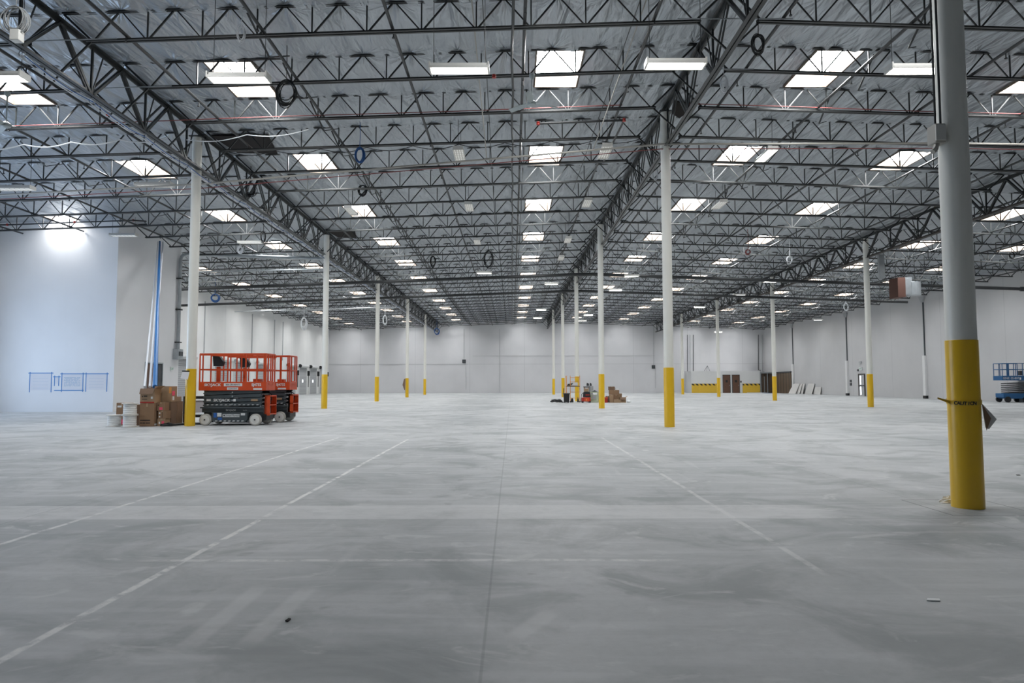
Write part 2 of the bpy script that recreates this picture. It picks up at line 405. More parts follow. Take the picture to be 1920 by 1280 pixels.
# ------------------------------------------------------------------ skylights
aisle = lambda x: 'left aisle' if x < GX[0] else 'middle aisle' if x < RX else 'right aisle' if x < GX[2] else 'far right aisle'
lane = {-22.0: 'lane nearest the left wall', -14.2: 'left aisle lane beside the girder', -7.55: 'middle aisle lane beside the left girder', 1.3: 'lane straight ahead of the camera',
        8.75: 'right aisle lane beside the ridge girder', 15.1: 'right aisle lane further from the ridge', 24.6: 'far right aisle lane', 30.6: 'lane nearest the right wall'}
for c in SKX:
    proto = None; n_ = 0
    s = -.033 if c > RX else .033
    for k in range(-5, KMAX+1):
        if not sky_bay(k): continue
        y = JY0+JP*k
        if k >= -2 and abs(c)-SW > .77*(y+2.4+.5): continue
        if k < -2 and abs(c) > 10: continue  # unseen near row, added and thinned to set light on the near floor
        if k < -2: lab = 'white skylight behind or right above the camera, out of its view'
        else: lab = 'white skylight, %s from the camera in the %s' % (ordn(n_), lane[c]); n_ += 1
        if proto is None:
            proto = thing('skylight', lab, 'skylight', (c, y, deck(c)), 0, 'skylights in the roof')
            f = MB(); zt = .42
            x0, x1, y0, y1 = -SW, SW, SY0, SY1
            e = .05
            for (a, b, c0, d0) in ((x0-e, x0, y0-e, y1+e), (x1, x1+e, y0-e, y1+e), (x0, x1, y0-e, y0), (x0, x1, y1, y1+e)):
                f.box(a, b, c0, d0, -.03, zt)
            f.build('curb', 'well', proto)
            # gently domed lens
            L = MB(); N = 6
            for j in range(N+1):
                for i in range(N+1):
                    L.v.append((x0+(x1-x0)*i/N, y0+(y1-y0)*j/N, zt-.06+.09*math.sin(PI*i/N)*math.sin(PI*j/N)))
            for j in range(N):
                for i in range(N): a = j*(N+1)+i; L.f.append((a, a+N+1, a+N+2, a+1))
            L.build('lens', 'lens', proto, True)
            MB().box(x0, x1, y0+.02, y0+.05, zt-.16, zt-.13).box(x0, x1, 1.2, 1.23, zt-.1, zt-.07).build('crossbar', 'white', proto)
        else: dup(proto, (c, y, deck(c)), lab)
# ------------------------------------------------------------------ roof joists
bays = (('left aisle', XL+.02, GX[0]-.06), ('middle aisle', GX[0]+.06, RX-.06), ('right aisle', RX+.06, GX[2]-.06), ('far right aisle', GX[2]+.06, XR-.02), ('left aisle', OX+.03, GX[0]-.06))
def make_joist(xa, xb, lab, grp):
    t = thing('roof_joist', lab, 'roof joist', (xa, 0, 0), 0, grp)
    L = xb-xa; n = max(3, round((L-1.4)/1.245)); i0 = .7; pit = (L-2*i0)/n
    Z = lambda x: deck(xa+x)-.05
    b = lambda x: jbot(xa+x)+.03
    mb = MB()
    for s in (-.022, .022):                                            # twin angle chords
        mb.bar((0, s*1.3, Z(0)+.03), (L, s*1.3, Z(L)+.03), .028, .035)
    mb.build('top_chord', 'steel', t)
    mb = MB()
    for s in (-1, 1):
        mb.bar((i0-.12, s*.026, b(i0)), (L-i0+.12, s*.026, b(L-i0)), .012, .062)
        mb.bar((i0-.12, s*.052, b(i0)-.028), (L-i0+.12, s*.052, b(L-i0)-.028), .05, .008)
    mb.build('bottom_chord', 'steel', t)
    mb = MB()
    for j in range(n+1):
        x = i0+j*pit
        if 0 < j < n: mb.bar((x, 0, b(x)), (x, 0, Z(x)), .03, .03)
        if j < n:
            ax = x+pit/2
            mb.bar((x+.03, 0, b(x)), (ax-.05, 0, Z(ax)), .032, .036); mb.bar((x+pit-.03, 0, b(x+pit)), (ax+.05, 0, Z(ax)), .026, .028)
    mb.bar((i0, 0, b(i0)), (.04, 0, Z(0)), .04, .045); mb.bar((L-i0, 0, b(L-i0)), (L-.04, 0, Z(L)), .04, .045)
    mb.build('web', 'steel', t)
    return t
cnt = {}
protos = {}
for k in range(-3, KMAX+1):
    y = JY0+JP*k
    for bi, (nm, xa, xb) in enumerate(bays):
        inoff = OY0-.1 < y < OY1+.1
        if bi == 0 and inoff: continue
        if bi == 4 and not inoff: continue
        near = min(abs(xa), abs(xb)) if xa*xb > 0 else 0
        if near > .765*(y+.5): continue
        cnt[nm] = cnt.get(nm, -1)+1
        lab = 'black open-web steel roof joist, %s from the camera across the %s' % (ordn(cnt[nm]), nm)
        if bi not in protos:
            protos[bi] = make_joist(xa, xb, lab, 'roof joists'); protos[bi].location.y = y
        else: dup(protos[bi], (xa, y, 0), lab)
# ------------------------------------------------------------------ girders and columns
COLY = [7.66, 22.2, 36.95, 51.5, 66.1, 80.7, YF]
gnames = {GX[0]: 'left girder line', GX[1]: 'ridge girder line', GX[2]: 'right girder line'}
for gx in GX:
    zt, zb = deck(gx)-.16, deck(gx)-1.42
    gi = 0
    for s in range(6):
        ya, yb_ = COLY[s]+(.02 if s else 4.6), COLY[s+1]-.02
        if abs(gx) > .77*(yb_+.5): continue
        y_in = max(ya, 12.9)
        t = thing('roof_girder', 'deep black steel truss girder, %s span from the camera on the %s' % (ordn(gi), gnames[gx]), 'girder', (gx, 0, 0), 0, 'roof girders'); gi += 1
        m = MB()
        for q in (-1, 1): m.box(q*.012 if q > 0 else -.11, .11 if q > 0 else -.012, y_in, yb_, zt-.012, zt+.0); m.box(.012*q-.006, .012*q+.006, y_in, yb_, zt-.11, zt-.012)
        m.build('top_chord', 'steel', t)
        m = MB()
        for q in (-1, 1):
            a, b = sorted((q*.015, q*.1)); m.box(a, b, y_in, yb_, zb, zb+.012); m.box(q*.02-.007, q*.02+.007, y_in, yb_, zb+.012, zb+.1)
        m.build('bottom_chord', 'steelb' if gx == GX[2] else 'steel', t)
        m = MB()
        for k in range(-4, KMAX+1):
            yj = JY0+JP*k
            yn = yj+JP
            ym = yj+JP/2
            seg = lambda p, q, w, d: m.bar(p, q, w, d) if (y_in-.01 <= p[1] <= yb_ and y_in-.01 <= q[1] <= yb_) else None
            for q in (-.035, .035):
                seg((q, yj, zt-.05), (q, ym-.08, zb+.06), .03, .075)
                seg((q, ym+.06, zb+.06), (q, yn, zt-.05), .03, .055)
            seg((0, ym, zb+.06), (0, ym+.001, zt-.05), .05, .05)
            seg((0, ym+.02, zb+.06), (0, ym+.45, zt-.05), .025, .025)
            if y_in <= yj <= yb_:
                for q in (-1, 1):
                    if abs(gx+q*.7-0) > .78*(yj+.6): continue
                    MB().bar((q*.06, yj+.02, zb+.06), (q*.74, yj+.02, jbot(gx+q*.74)+.04), .035, .04).build('knee_brace', 'steel', t)
        m.build('web', 'steel', t)
colpos = [(5.05, 7.66), (4.92, 21.45), (4.84, 37.0), (4.88, 51.4), (4.92, 66.0), (4.90, 80.6),
          (-10.45, 22.25), (-10.2, 37.2), (-10.2, 51.6), (-10.15, 66.1), (-10.3, 80.7), (20.1, 38.4), (20.1, 52.4), (20.05, 66.4), (20.1, 80.6)]
clab = ['thick white round steel column with yellow base sleeve and caution tape, nearest the camera'] + \
       ['white round steel column with yellow sleeve, %s from the camera in the ridge row' % ORD[i] for i in range(1, 6)] + \
       ['white round steel column with yellow sleeve, %s from the camera in the left row' % ORD[i] for i in range(5)] + \
       ['white round steel column with yellow sleeve, %s from the camera in the right row' % ORD[i] for i in range(4)]
for (x, y), lb in zip(colpos, clab):
    gx = min(GX, key=lambda g: abs(g-x)); zt = deck(gx)-.30
    t = thing('steel_column', lb, 'column', (x, y, 0), 0, 'roof columns')
    r = .152
    MB().lathe([(r, 1.84), (r, zt)], 32).build('shaft', 'colwhite', t, True)
    MB().lathe([(r+.009, 0), (r+.009, 1.846), (r+.004, 1.85)], 32).build('sleeve', 'yellow', t, True)
    MB().box(-.2, .2, -.2, .2, zt, zt+.03).box(-.16, .16, -.012, .012, zt-.25, zt).build('cap_plate', 'steel', t)
# ------------------------------------------------------------------ sprinkler branch lines
spx = [-24.1, -21.1, -18.0, -15.0, -11.95, -8.75, -5.65, -2.72, .3, 3.25, 6.2, 9.15, 12.15, 15.2, 18.2, 21.6, 24.6, 27.6, 30.6, 33.7]
pc = {}
for x in spx:
    z = jbot(x)+.115
    ya = max(13.1, (abs(x)/.78)-.5); segs = [(ya, YF-.05)]
    if x < OX: segs = [(max(ya, 13.1), OY0-.05), (OY1+.05, YF-.05)]
    for (a, b) in segs:
        if b-a < 1: continue
        nm = aisle(x); pc[nm] = pc.get(nm, -1)+1
        t = thing('sprinkler_pipe', 'dark sprinkler branch pipe along the roof, %s from the left in the %s' % (ordn(pc[nm]), nm), 'sprinkler pipe', (x, a, z), 0, 'sprinkler branch pipes')
        MB().cyl((0, 0, 0), (0, b-a, 0), .04, 8).build('pipe', 'pipe', t, True)
        m = MB(); y = 1.2+(x*7 % 1)
        while y < b-a: m.cyl((0, y, 0), (0, y, -.14), .014, 6).cyl((0, y, -.15), (0, y, -.17), .035, 8); y += 3.6
        m.build('sprinkler_head', 'pipe', t)['kind'] = 'stuff'
# V bridging between joists at two lines per bay
for x, nm in ((-6.05, 'middle aisle'), (9.6, 'right aisle'), (-16.5, 'left aisle'), (25.5, 'far right aisle')):
    proto = None; n_ = 0
    for k in range(-3, KMAX-1):
        y = JY0+JP*k
        if abs(x) > .76*(y+.5): continue
        lab = 'short black V strut between joists, %s from the camera in the %s' % (ordn(n_), nm); n_ += 1
        if proto is None:
            m = MB(); m.bar((0, .05, deck(x)-.12), (.12, 1.15, jbot(x)+.1), .045, .02); m.bar((.12, 1.15, jbot(x)+.1), (.5, 1.5, deck(x)-.42), .045, .02)
            proto = tag(m.build('joist_bridging', 'steel'), lab, 'bridging', 'V struts between joists'); proto.location = (x, y, 0)
        else:
            d = proto.copy(); COL.objects.link(d); d.location = (x, y, 0); d['label'] = lab
# ------------------------------------------------------------------ mains, conduits, cable runs
def run(name, lab, cat, pts, r, m, grp=None, n=10, parts=None):
    o = MB().tube(pts, r, n).build(name, m, None, True); tag(o, lab, cat, grp); return o
def roofline(xa, xb, Y, z0, sl=.036, n=16):
    return [(xa+(xb-xa)*i/n, Y, z0-sl*abs(xa+(xb-xa)*i/n-RX)) for i in range(n+1)]
pts = roofline(-25.4, 33.0, 44.0, 8.42, .036, 40)
run('sprinkler_main', 'thick dark sprinkler main crossing under the joists, the nearer of two', 'pipe', pts, .105, 'pipe', 'sprinkler mains')
e = MB().cyl((33.0, 44, pts[-1][2]), (34.3, 44, pts[-1][2]-.02), .15, 12).cyl((34.0, 44, pts[-1][2]-.02), (34.0, 43.4, pts[-1][2]-.55), .14, 12).cyl((34.0, 43.4, pts[-1][2]-.55), (35.15, 43.4, pts[-1][2]-.6), .14, 12)
tag(e.build('pipe_elbow', 'pipe', None, True), 'black flanged pipe elbow where the nearer main meets the right wall', 'pipe fitting')
run('sprinkler_main', 'thick dark sprinkler main crossing under the joists, the farther of two', 'pipe', roofline(-25.4, 30.4, 52.2, 8.44, .036, 40), .095, 'pipe', 'sprinkler mains')
cp = [(-20.5, 24.4, 8.1), (-10.6, 23.0, 8.19), (RX-.2, 21.25, 8.93), (13.4, 20.5, 8.68), (16, 20.3, 8.56)]
def lerp(P, n):
    out = []
    for a, b in zip(P, P[1:]):
        for i in range(n): out.append(tuple(a[j]+(b[j]-a[j])*i/n for j in range(3)))
    return out+[P[-1]]
run('conduit', 'pale grey conduit crossing the whole hall in front of the first full column row', 'conduit', lerp(cp, 6), .032, 'pipe_tan')
run('conduit', 'thin dark conduit just below the long pale conduit', 'conduit', [(p[0], p[1]+.1, p[2]-.12) for p in lerp(cp, 6)], .014, 'redcable')
# diagonal hanger wires
for a, b, lb, mm, r in (((-.9, 14.3, 10.05), (-.82, 22.0, 8.72), 'pale hanger rod slanting down to the conduit left of the middle', 'pipe_tan', .016),
                 ((3.1, 14.3, 10.15), (2.62, 21.6, 8.86), 'pale hanger rod slanting down to the conduit right of the middle', 'pipe_tan', .016),
                 ((-.65, 14.3, 10.05), (-.75, 31.0, 8.3), 'thin dark wire slanting down beside the left hanger rod', 'steel', .011),
                 ((2.95, 14.3, 10.1), (2.3, 25.5, 8.6), 'thin dark wire slanting down beside the right hanger rod', 'steel', .011)):
    run('hanger_rod', lb, 'hanger rod', [a, b], r, mm, 'slanting hanger rods', 6)
# centre cable run along the hall
cr = thing('cable_run', 'thick dark cable run hanging in line straight ahead along the hall', 'cable run', (0.02, 13.1, 0))
m = MB(); m.tube([(.02*math.sin(i*1.3), i*.9, jbot(0)-.02-.03*abs(math.sin(i*.9))) for i in range(91)], .032, 6); m.build('cable', 'steel', cr, True)
m = MB()
for i in range(30): m.box(-.04, .04, i*2.44+1.9, i*2.44+1.95, jbot(0)-.06, jbot(0)+.03)
m.build('clip', 'steel', cr)['kind'] = 'stuff'
# blue and white cable bundle along the left girder's bottom chord, on rings
zb = deck(GX[0])-1.42
cb = thing('cable_bundle', 'blue and white data cable bundle on rings under the left girder', 'cable bundle', (GX[0]-.02, 14, zb-.1))
for (dx, dz, mm) in ((0, 0, 'cablew'), (.05, -.02, 'cableb'), (-.05, -.03, 'cablew'), (.02, .04, 'cable')):
    MB().tube([(dx+.015*math.sin(i*2.1+dz*50), i*.8, dz-.09*abs(math.sin(PI*i/3.0))) for i in range(101)], .012, 5).build('cable', mm, cb, True)
for i in range(0, 27):
    m = MB(); m.tube([(.0+.07*math.cos(a*PI/5), i*2.4, .02+.07*math.sin(a*PI/5)) for a in range(10)], .01, 5, True).bar((0, i*2.4, .09), (0, i*2.4, .2), .02, .02); m.build('ring', 'galv', cb, True)
# draped cables: left aisle white cable, joist 4 black cables, red line
def drape(name, lab, a, b, n, sag, r, m, grp=None):
    P = []
    for s in range(n):
        for i in range(8):
            u = (s+i/8)/n; P.append((a[0]+(b[0]-a[0])*u, a[1]+(b[1]-a[1])*u, a[2]+(b[2]-a[2])*u-sag*math.sin(PI*i/8)))
    P.append(b); return run(name, lab, 'cable', P, r, m, grp, 6)
drape('cable', 'white cable draped in swags below the red-topped joist in the left aisle', (-16.5, 20.6, jbot(-16.5)-.25), (-10.6, 20.6, jbot(-10.6)-.15), 4, .12, .02, 'cablew')
drape('cable', 'black cable looping below the fourth joist of the middle aisle', (-9.5, 22.5, jbot(-9.5)-.0), (4.4, 22.5, jbot(4.4)-.0), 9, .14, .011, 'black')
drape('cable', 'white cable draped beneath the middle aisle joists past the first left column', (-10.2, 21.0, 9.0), (-6.2, 20.4, 9.1), 2, .12, .014, 'cablew')
drape('cable', 'black cable loosely strung between the first right aisle joists', (6.6, 15.3, 9.7), (14.6, 15.3, 9.45), 5, .06, .012, 'black')
run('red_cable', 'thin red cable along the third joist of the left and middle aisles', 'cable', [(-20.5+i*1.7, 19.9, jbot(-20.5+i*1.7)+.09+.01*math.sin(i)) for i in range(15)], .013, 'redcable')
run('red_cable', 'thin red cable along the third joist of the right aisle', 'cable', [(5.2+i*1.5, 19.9, jbot(5.2+i*1.5)+.09+.01*math.sin(i)) for i in range(10)], .013, 'redcable')
for (y, lb) in ((14.95, 'first'), (17.42, 'second')):
    run('conduit', 'thin grey conduit bridging girder gap at the %s joist beside the ridge' % lb, 'conduit', [(RX-1.2, y, jbot(RX-1.2)+.02), (RX+1.4, y, jbot(RX+1.4)+.02)], .013, 'galv', None, 6)
    run('conduit', 'thin grey conduit bridging girder gap at the %s joist beside the left columns' % lb, 'conduit', [(GX[0]-1.4, y, jbot(GX[0]-1.4)+.0), (GX[0]+1.4, y, jbot(GX[0]+1.4)+.0)], .013, 'galv', None, 6)
run('conduit', 'pale conduit running away high up in the left aisle near the wall', 'conduit', [(-20.0, 42.5, 8.35), (GX[0]-.3, 42.5, 8.55)], .05, 'galv')
run('conduit', 'bluish white conduit above the far left dock doors', 'conduit', [(-25.3, 62, 7.9), (-17, 62, 8.1), (-10.5, 62, 8.3)], .05, 'cablew')
run('branch_pipe', 'black branch pipe with red fittings under the second middle aisle skylight', 'pipe', [(.85, 20.2, 9.2), (3.4, 20.2, 9.3), (3.3, 24, 9.3)], .035, 'pipe')
for q, (x, y, z, lb) in enumerate(((.8, 20.2, 9.2, 'left end of the branch pipe by the ceiling fan'), (3.4, 20.2, 9.3, 'bend of the branch pipe right of the ceiling fan'),
        (*at(927, 143, 17.4), 'joist between the first two lit lamps'), (*at(203, 213, 20.3), 'left girder cable bundle'), (*at(162, 378, 31), 'joist above the office wall'), (*at(140, 415, 32), 'left branch pipe above the office wall'), (*at(14, 420, 32), 'branch pipe at the picture edge above the office wall'), (*at(250, 412, 32.5), 'branch pipe above the office corner'))):
    t = MB().lathe([(.02, -.05), (.055, -.04), (.055, -.01), (.035, 0), (.055, .02), (.05, .045), (.02, .06)], 10, (x, y, z)).build('pipe_fitting', 'redpaint', None, True)
    tag(t, 'small red pipe fitting on the %s' % lb, 'pipe fitting', 'red pipe fittings')
a, b = at(-60, 421, 32), at(250, 412, 32.4)
run('branch_pipe', 'black branch pipe with red fittings crossing above the office wall', 'pipe', [a, at(14, 420, 32), at(140, 415.5, 32.2), b, (b[0]+.3, b[1]+.6, b[2]+.1)], .035, 'pipe', None, 8)
# torn insulation beside two columns
for (x0, x1, y0, y1, lb) in ((GX[0]+.15, GX[0]+2.0, 22.6, 24.6, 1), (RX+.15, RX+.95, 21.0, 22.3, 2), (GX[0]+.15, GX[0]+1.6, 37.2, 39.1, 3)):
    m = MB(); m.prism([(x0, y0, deck(x0)-.11), (x1, y0+.2, deck(x1)-.11), (x1-.3, y1, deck(x1)-.11), (x0+.2, y1-.3, deck(x0)-.11)], (0, 0, .05)); struct(m.build('trim_%d' % lb, 'ply'))
# ------------------------------------------------------------------ lamps
def lamp(px, py, Y, lit, along, lab, L=1.22, W=.34, grp='ceiling lamps'):
    x, y, z = at(px, py, Y)
    z = min(z, jbot(x)-.12)
    t = thing('ceiling_lamp', lab, 'ceiling lamp', (x, y, z), 0 if not along else PI/2, grp)
    m = MB(); m.prism([(-L/2, -W/2, 0), (-L/2, W/2, 0), (-L/2, W/2-.07, .09), (-L/2, -W/2+.07, .09)], (L, 0, 0))
    m.build('housing', 'reflector', t)
    m = MB()
    for q in ((-1, 1) if lit else (-1.5, -.5, .5, 1.5)):
        m.cyl((-L/2+.04, q*W*.25 if lit else q*W*.24, -.018), (L/2-.04, q*W*.25 if lit else q*W*.24, -.018), .026 if lit else .016, 8)
    m.build('tube', 'tube' if lit else 'tubeoff', t, True)
    m = MB()
    m.box(-L/2-.03, -L/2, -W/2, W/2, -.045, .09).box(L/2, L/2+.03, -W/2, W/2, -.045, .09)
    for s in (-1, 1): m.box(-L/2, L/2, s*W/2-.012, s*W/2+.012, -.045, .0)
    if not lit:
        for i in range(1, 7): m.box(-L/2+i*L/7-.006, -L/2+i*L/7+.006, -W/2, W/2, -.05, -.04)
    m.build('guard', 'reflector', t)
    top = deck(x)-z-.03
    for s in (-.45, .45): MB().cyl((s*L, 0, .09), (s*L, 0, top), .007, 5).build('hanging_wire', 'steel', t)
    return t
for px, py, lb in ((-8, 143, 'fluorescent lamp at the left picture edge before the bright skylight, lit'), (449, 146, 'fluorescent lamp in front of the left skylight, lit'),
                   (862, 129, 'fluorescent lamp with two glowing tubes left of the middle skylight'), (1267, 121, 'glowing fluorescent lamp right of the middle skylight by the ridge girder'), (1722, 131, 'fluorescent lamp with two tubes beside the nearest column')):
    lamp(px, py, 14.2, True, False, lb)
M_l = [(862, 290, 22.6, 0, 1, 'caged lamp left of the second middle skylight, unlit'), (1135, 285, 22.6, 0, 1, 'caged lamp right of the second middle skylight, unlit'), (1437, 291, 22.6, 1, 1, 'caged lamp beside the second right aisle skylight, lit'),
 (290, 346, 23.5, 0, 0, 'long lamp seen edge-on below the second left aisle skylight'), (28, 352, 23.5, 0, 0, 'long lamp seen edge-on at the left picture edge'),
 (659, 382, 30.2, 0, 1, 'caged lamp on the left side of the third middle aisle skylight'), (880, 372, 30.2, 0, 1, 'caged lamp left of the third middle skylight, unlit'), (1101, 367, 30.2, 0, 1, 'caged lamp right of the third middle skylight, unlit'), (1349, 371, 30.2, 0, 1, 'caged lamp right of the third right aisle skylight, unlit'),
 (895, 453, 37.5, 0, 1, 'caged lamp left of the fourth middle skylight'), (1065, 450, 37.5, 0, 1, 'caged lamp right of the fourth middle skylight'), (1052, 484, 43, 0, 1, 'caged lamp before the first sprinkler main near the ridge'),
 (232, 440, 33.0, 0, 0, 'long lamp edge-on beside the office corner'), (470, 432, 36, 0, 0, 'long lamp in the left aisle right of the first left column')]
for a in M_l: lamp(*a)
for i, (px, py, lb) in enumerate(((908, 511, 'at the left of the centre line under the first main'), (1034, 532, 'between the two mains near the ridge'), (1015, 581, 'far off near the ridge, beyond both mains'), (1008, 596, 'the second farthest near the ridge'),
        (1184, 518, 'beside the ridge girder under the first main'), (1154, 544, 'beside the ridge girder under the second main'), (1103, 591, 'far right aisle side of the ridge, third back'), (1092, 601, 'far right aisle side of the ridge, farthest'),
        (1445, 528, 'in front of the second right-row column top'), (1386, 553, 'right aisle, beyond the first main'), (1312, 576, 'right aisle, beyond the second main'), (1534, 600, 'by the right wall beyond the mains'),
        (1347, 623, 'before the far wall above the washrooms'), (672, 559, 'middle aisle at the second left column'), (500, 581, 'left aisle over the dock doors'))):
    t_ = (640-py)/F; Y = min(6.9/((t_+T)/(1-t_*T)), 86)
    lamp(px, py, Y, True, False, 'small lit lamp '+lb, .9, .4, 'distant lit lamps')
# ------------------------------------------------------------------ fans and coils
def fan(x, y, z, top, lab):
    t = thing('ceiling_fan', lab, 'ceiling fan', (x, y, z), 0, 'ceiling fans')
    MB().lathe([(.05, -.06), (.11, -.03), (.12, .04), (.05, .1), (.03, .12)], 16).build('motor', 'fanw', t, True)
    MB().cyl((0, 0, .1), (0, 0, top-z), .016, 8).lathe([(.02, top-z-.16), (.07, top-z-.1), (.07, top-z-.02)], 12).build('rod', 'fanw', t, True)
    for a in (.35, .35+2.1, .35+4.2):
        c, s = math.cos(a), math.sin(a); P = []
        for r_, w_ in ((.1, .05), (.35, .09), (.74, .07)):
            P.append((c*r_-s*w_, s*r_+c*w_, .02)); 
        for r_, w_ in ((.74, .06), (.35, .06), (.1, .04)):
            P.append((c*r_+s*w_, s*r_-c*w_, -.02))
        MB().prism(P, (0, 0, .012)).build('blade', 'fanw', t)
x, y, z = at(998, 195, 17.4); fan(x, y, z, jbot(x), 'grey three-blade ceiling fan on a rod below the middle skylight')
x, y, z = at(12, 234, 17.4); fan(x, y, z, jbot(x), 'pale ceiling fan on a rod at the left picture edge')
def coil(px, py, Y, rw, rh, n, r, m, lab, top=None, box=False):
    x, y, z = at(px, py, Y)
    t = thing('cable_coil', lab, 'cable coil', (x, y, z), 0, 'hanging cable coils')
    rr = random.Random(int(px)); mb = MB()
    for i in range(n):
        a, b = rw*rr.uniform(.72, 1.05), rh*rr.uniform(.8, 1.05); ox, oz, oy = rr.uniform(-.12, .12)*rw, rh-b+rr.uniform(-.05, .02), rr.uniform(-.05, .05)
        tl = rr.uniform(-.25, .25)
        mb.tube([(ox+a*math.cos(q*PI/9), oy+tl*a*math.cos(q*PI/9), oz+b*math.sin(q*PI/9)) for q in range(18)], r, 5, True)
    mb.build('loops', m, t, True)
    tz = (top if top else deck(x)-.05)-z
    MB().tube([(0, 0, rh), (.01, 0, (rh+tz)/2), (0, 0, tz)], max(r*.8, .008), 5).build('hanging_end', m, t)
    if box: MB().box(-.05, .13, -.08, .08, -rh-.16, -rh+.05).build('outlet_box', 'reflector', t, bevel=.01)
    return t
coil(30, 36, 12.8, .23, .27, 9, .011, 'cable', 'big grey cable coil with outlet box in the top left corner', None, True)
coil(453, 63, 14.6, .09, .17, 7, .008, 'cablew', 'small white cable coil hanging before the first joist')
coil(537, 174, 16.8, .24, .33, 10, .013, 'black', 'large black cable coil beside the left skylight')
coil(675, 290, 22.0, .16, .24, 9, .014, 'cableb', 'blue cable coil before the middle aisle conduit')
coil(680, 356, 29.0, .19, .22, 8, .016, 'black', 'black cable coil above the third middle aisle skylight', None)
coil(1423, 82, 14.4, .13, .22, 8, .011, 'black', 'black cable coil hanging beside the ridge girder')
coil(1358, 157, 16.6, .10, .2, 6, .009, 'cablew', 'white cable tangle beside the ridge girder')
coil(470, 355, 26.0, .2, .26, 7, .016, 'black', 'black cable coil behind the left girder')
coil(1229, 325, 27.0, .12, .3, 6, .012, 'cablew', 'white cable tangle left of the second ridge column')
coil(494, 443, 33.5, .12, .26, 5, .018, 'black', 'dark cable loop in the left aisle beyond the column')
coil(450, 467, 37, .15, .17, 4, .025, 'cablew', 'white ring of cable in the left aisle')
coil(812, 490, 43, .17, .35, 6, .02, 'black', 'black cable loop above the first main in the middle')
coil(916, 486, 43, .3, .55, 6, .02, 'black', 'long black cable loop above the first main near the centre line')
coil(403, 558, 52, .35, .3, 6, .03, 'cableb', 'blue cable heap on the end of the second main', None)
coil(570, 606, 64, .3, .55, 6, .035, 'cablew', 'white cable coil above the dock doors')
coil(722, 600, 70, .2, .5, 5, .03, 'cablew', 'white cable coil between the third and fourth left columns')
coil(819, 621, 88, .35, .4, 6, .035, 'cableb', 'blue cable coil at the end of the left girder')
coil(1481, 487, 40, .18, .2, 4, .02, 'cablew', 'white ring of cable in the right aisle')
coil(1403, 473, 38, .14, .14, 4, .02, 'redcable', 'red ring of cable in the right aisle')
coil(1586, 576, 56, .22, .3, 5, .025, 'cablew', 'white cable ring before the right wall')
coil(1897, 480, 33, .13, .16, 4, .015, 'black', 'dark cable ring at the right picture edge before the wall')
# ------------------------------------------------------------------ duct unit
x, y, z = at(1701, 541, 42.6); zt = at(1701, 523, 42.6)[2]; zb_ = at(1701, 558, 42.6)[2]
t = thing('heating_unit', 'boxy galvanised heater with brown end panel hung before the right wall', 'heater', (x, y, zb_))
hh = zt-zb_
MB().box(-.86, -.38, -.5, .5, -.05, hh).build('end_panel', 'duct', t, bevel=.01)
MB().box(-.38, 0, -.45, .45, .1, hh*.92).lathe([(.46, .1), (.46, hh-.25)], 20, (.35, 0, 0)).build('casing', 'galv', t, bevel=.01)
MB().box(-.3, .15, -.3, .3, hh-.25, hh+.05).build('collar', 'galv', t)
MB().cyl((-.7, 0, hh), (-.7, 0, deck(x)-zb_-.05), .02, 6).cyl((.5, 0, hh-.2), (.5, 0, deck(x)-zb_-.05), .02, 6).build('hanger', 'steel', t)
x, y, z = at(1652, 490, 40); tag(MB().box(x-.16, x+.16, y-.1, y+.1, at(1652, 523, 40)[2], at(1652, 478, 40)[2]).build('hanging_duct', 'galv', None, bevel=.01), 'narrow grey duct hanging beside the first right-row column', 'duct')
# ------------------------------------------------------------------ dock doors, left wall
DD = [(51.5, 54.6), (58.5, 61.5), (62.8, 65.8), (68.2, 71.2), (77.6, 80.5), (81.9, 84.8), (86.2, 89.1), (90.6, 93.5)]
for i, (a, b) in enumerate(DD):
    t = thing('roll_up_door', 'grey roll-up dock door on the left wall, %s from the camera' % ORD[i], 'dock door', (XL, (a+b)/2, 0), 0, 'dock doors'); w = (b-a)/2
    MB().box(.02, .08, -w, w, 0, 3.25).build('curtain', 'shutslat', t)
    MB().cyl((.24, -w-.1, 3.45), (.24, w+.1, 3.45), .2, 20).build('drum', 'white', t, True)
    MB().cyl((.24, -w-.2, 3.45), (.24, -w-.1, 3.45), .21 if i > 3 else .14, 20).build('drum_end', 'black' if i > 3 else 'shutter', t, True)
    m = MB(); m.box(.0, .14, -w-.12, -w, 0, 3.3).box(.0, .14, w, w+.12, 0, 3.3); m.build('guide_rail', 'white', t)
    if i >= 4:
        MB().box(.1, .35, w+.35, w+.6, 2.3, 2.9).cyl((.2, w+.45, .9), (.2, w+.45, 2.4), .04, 6).build('chain_hoist', 'black', t)
    if i >= 5: MB().box(.085, .1, -.25, .1, 1.45, 1.8).build('window_pane', 'glass', t)
    else: pass
for n_, yy in enumerate((56.6, 67.0, 73.3, 76.0)):
    tag(MB().box(XL+.0, XL+.07, yy-.03, yy+.03, 3.9, 8.2).build('wall_conduit', 'shutter'), 'vertical grey conduit on the left wall, %s from the camera' % ORD[n_], 'conduit', 'conduits on the left wall')
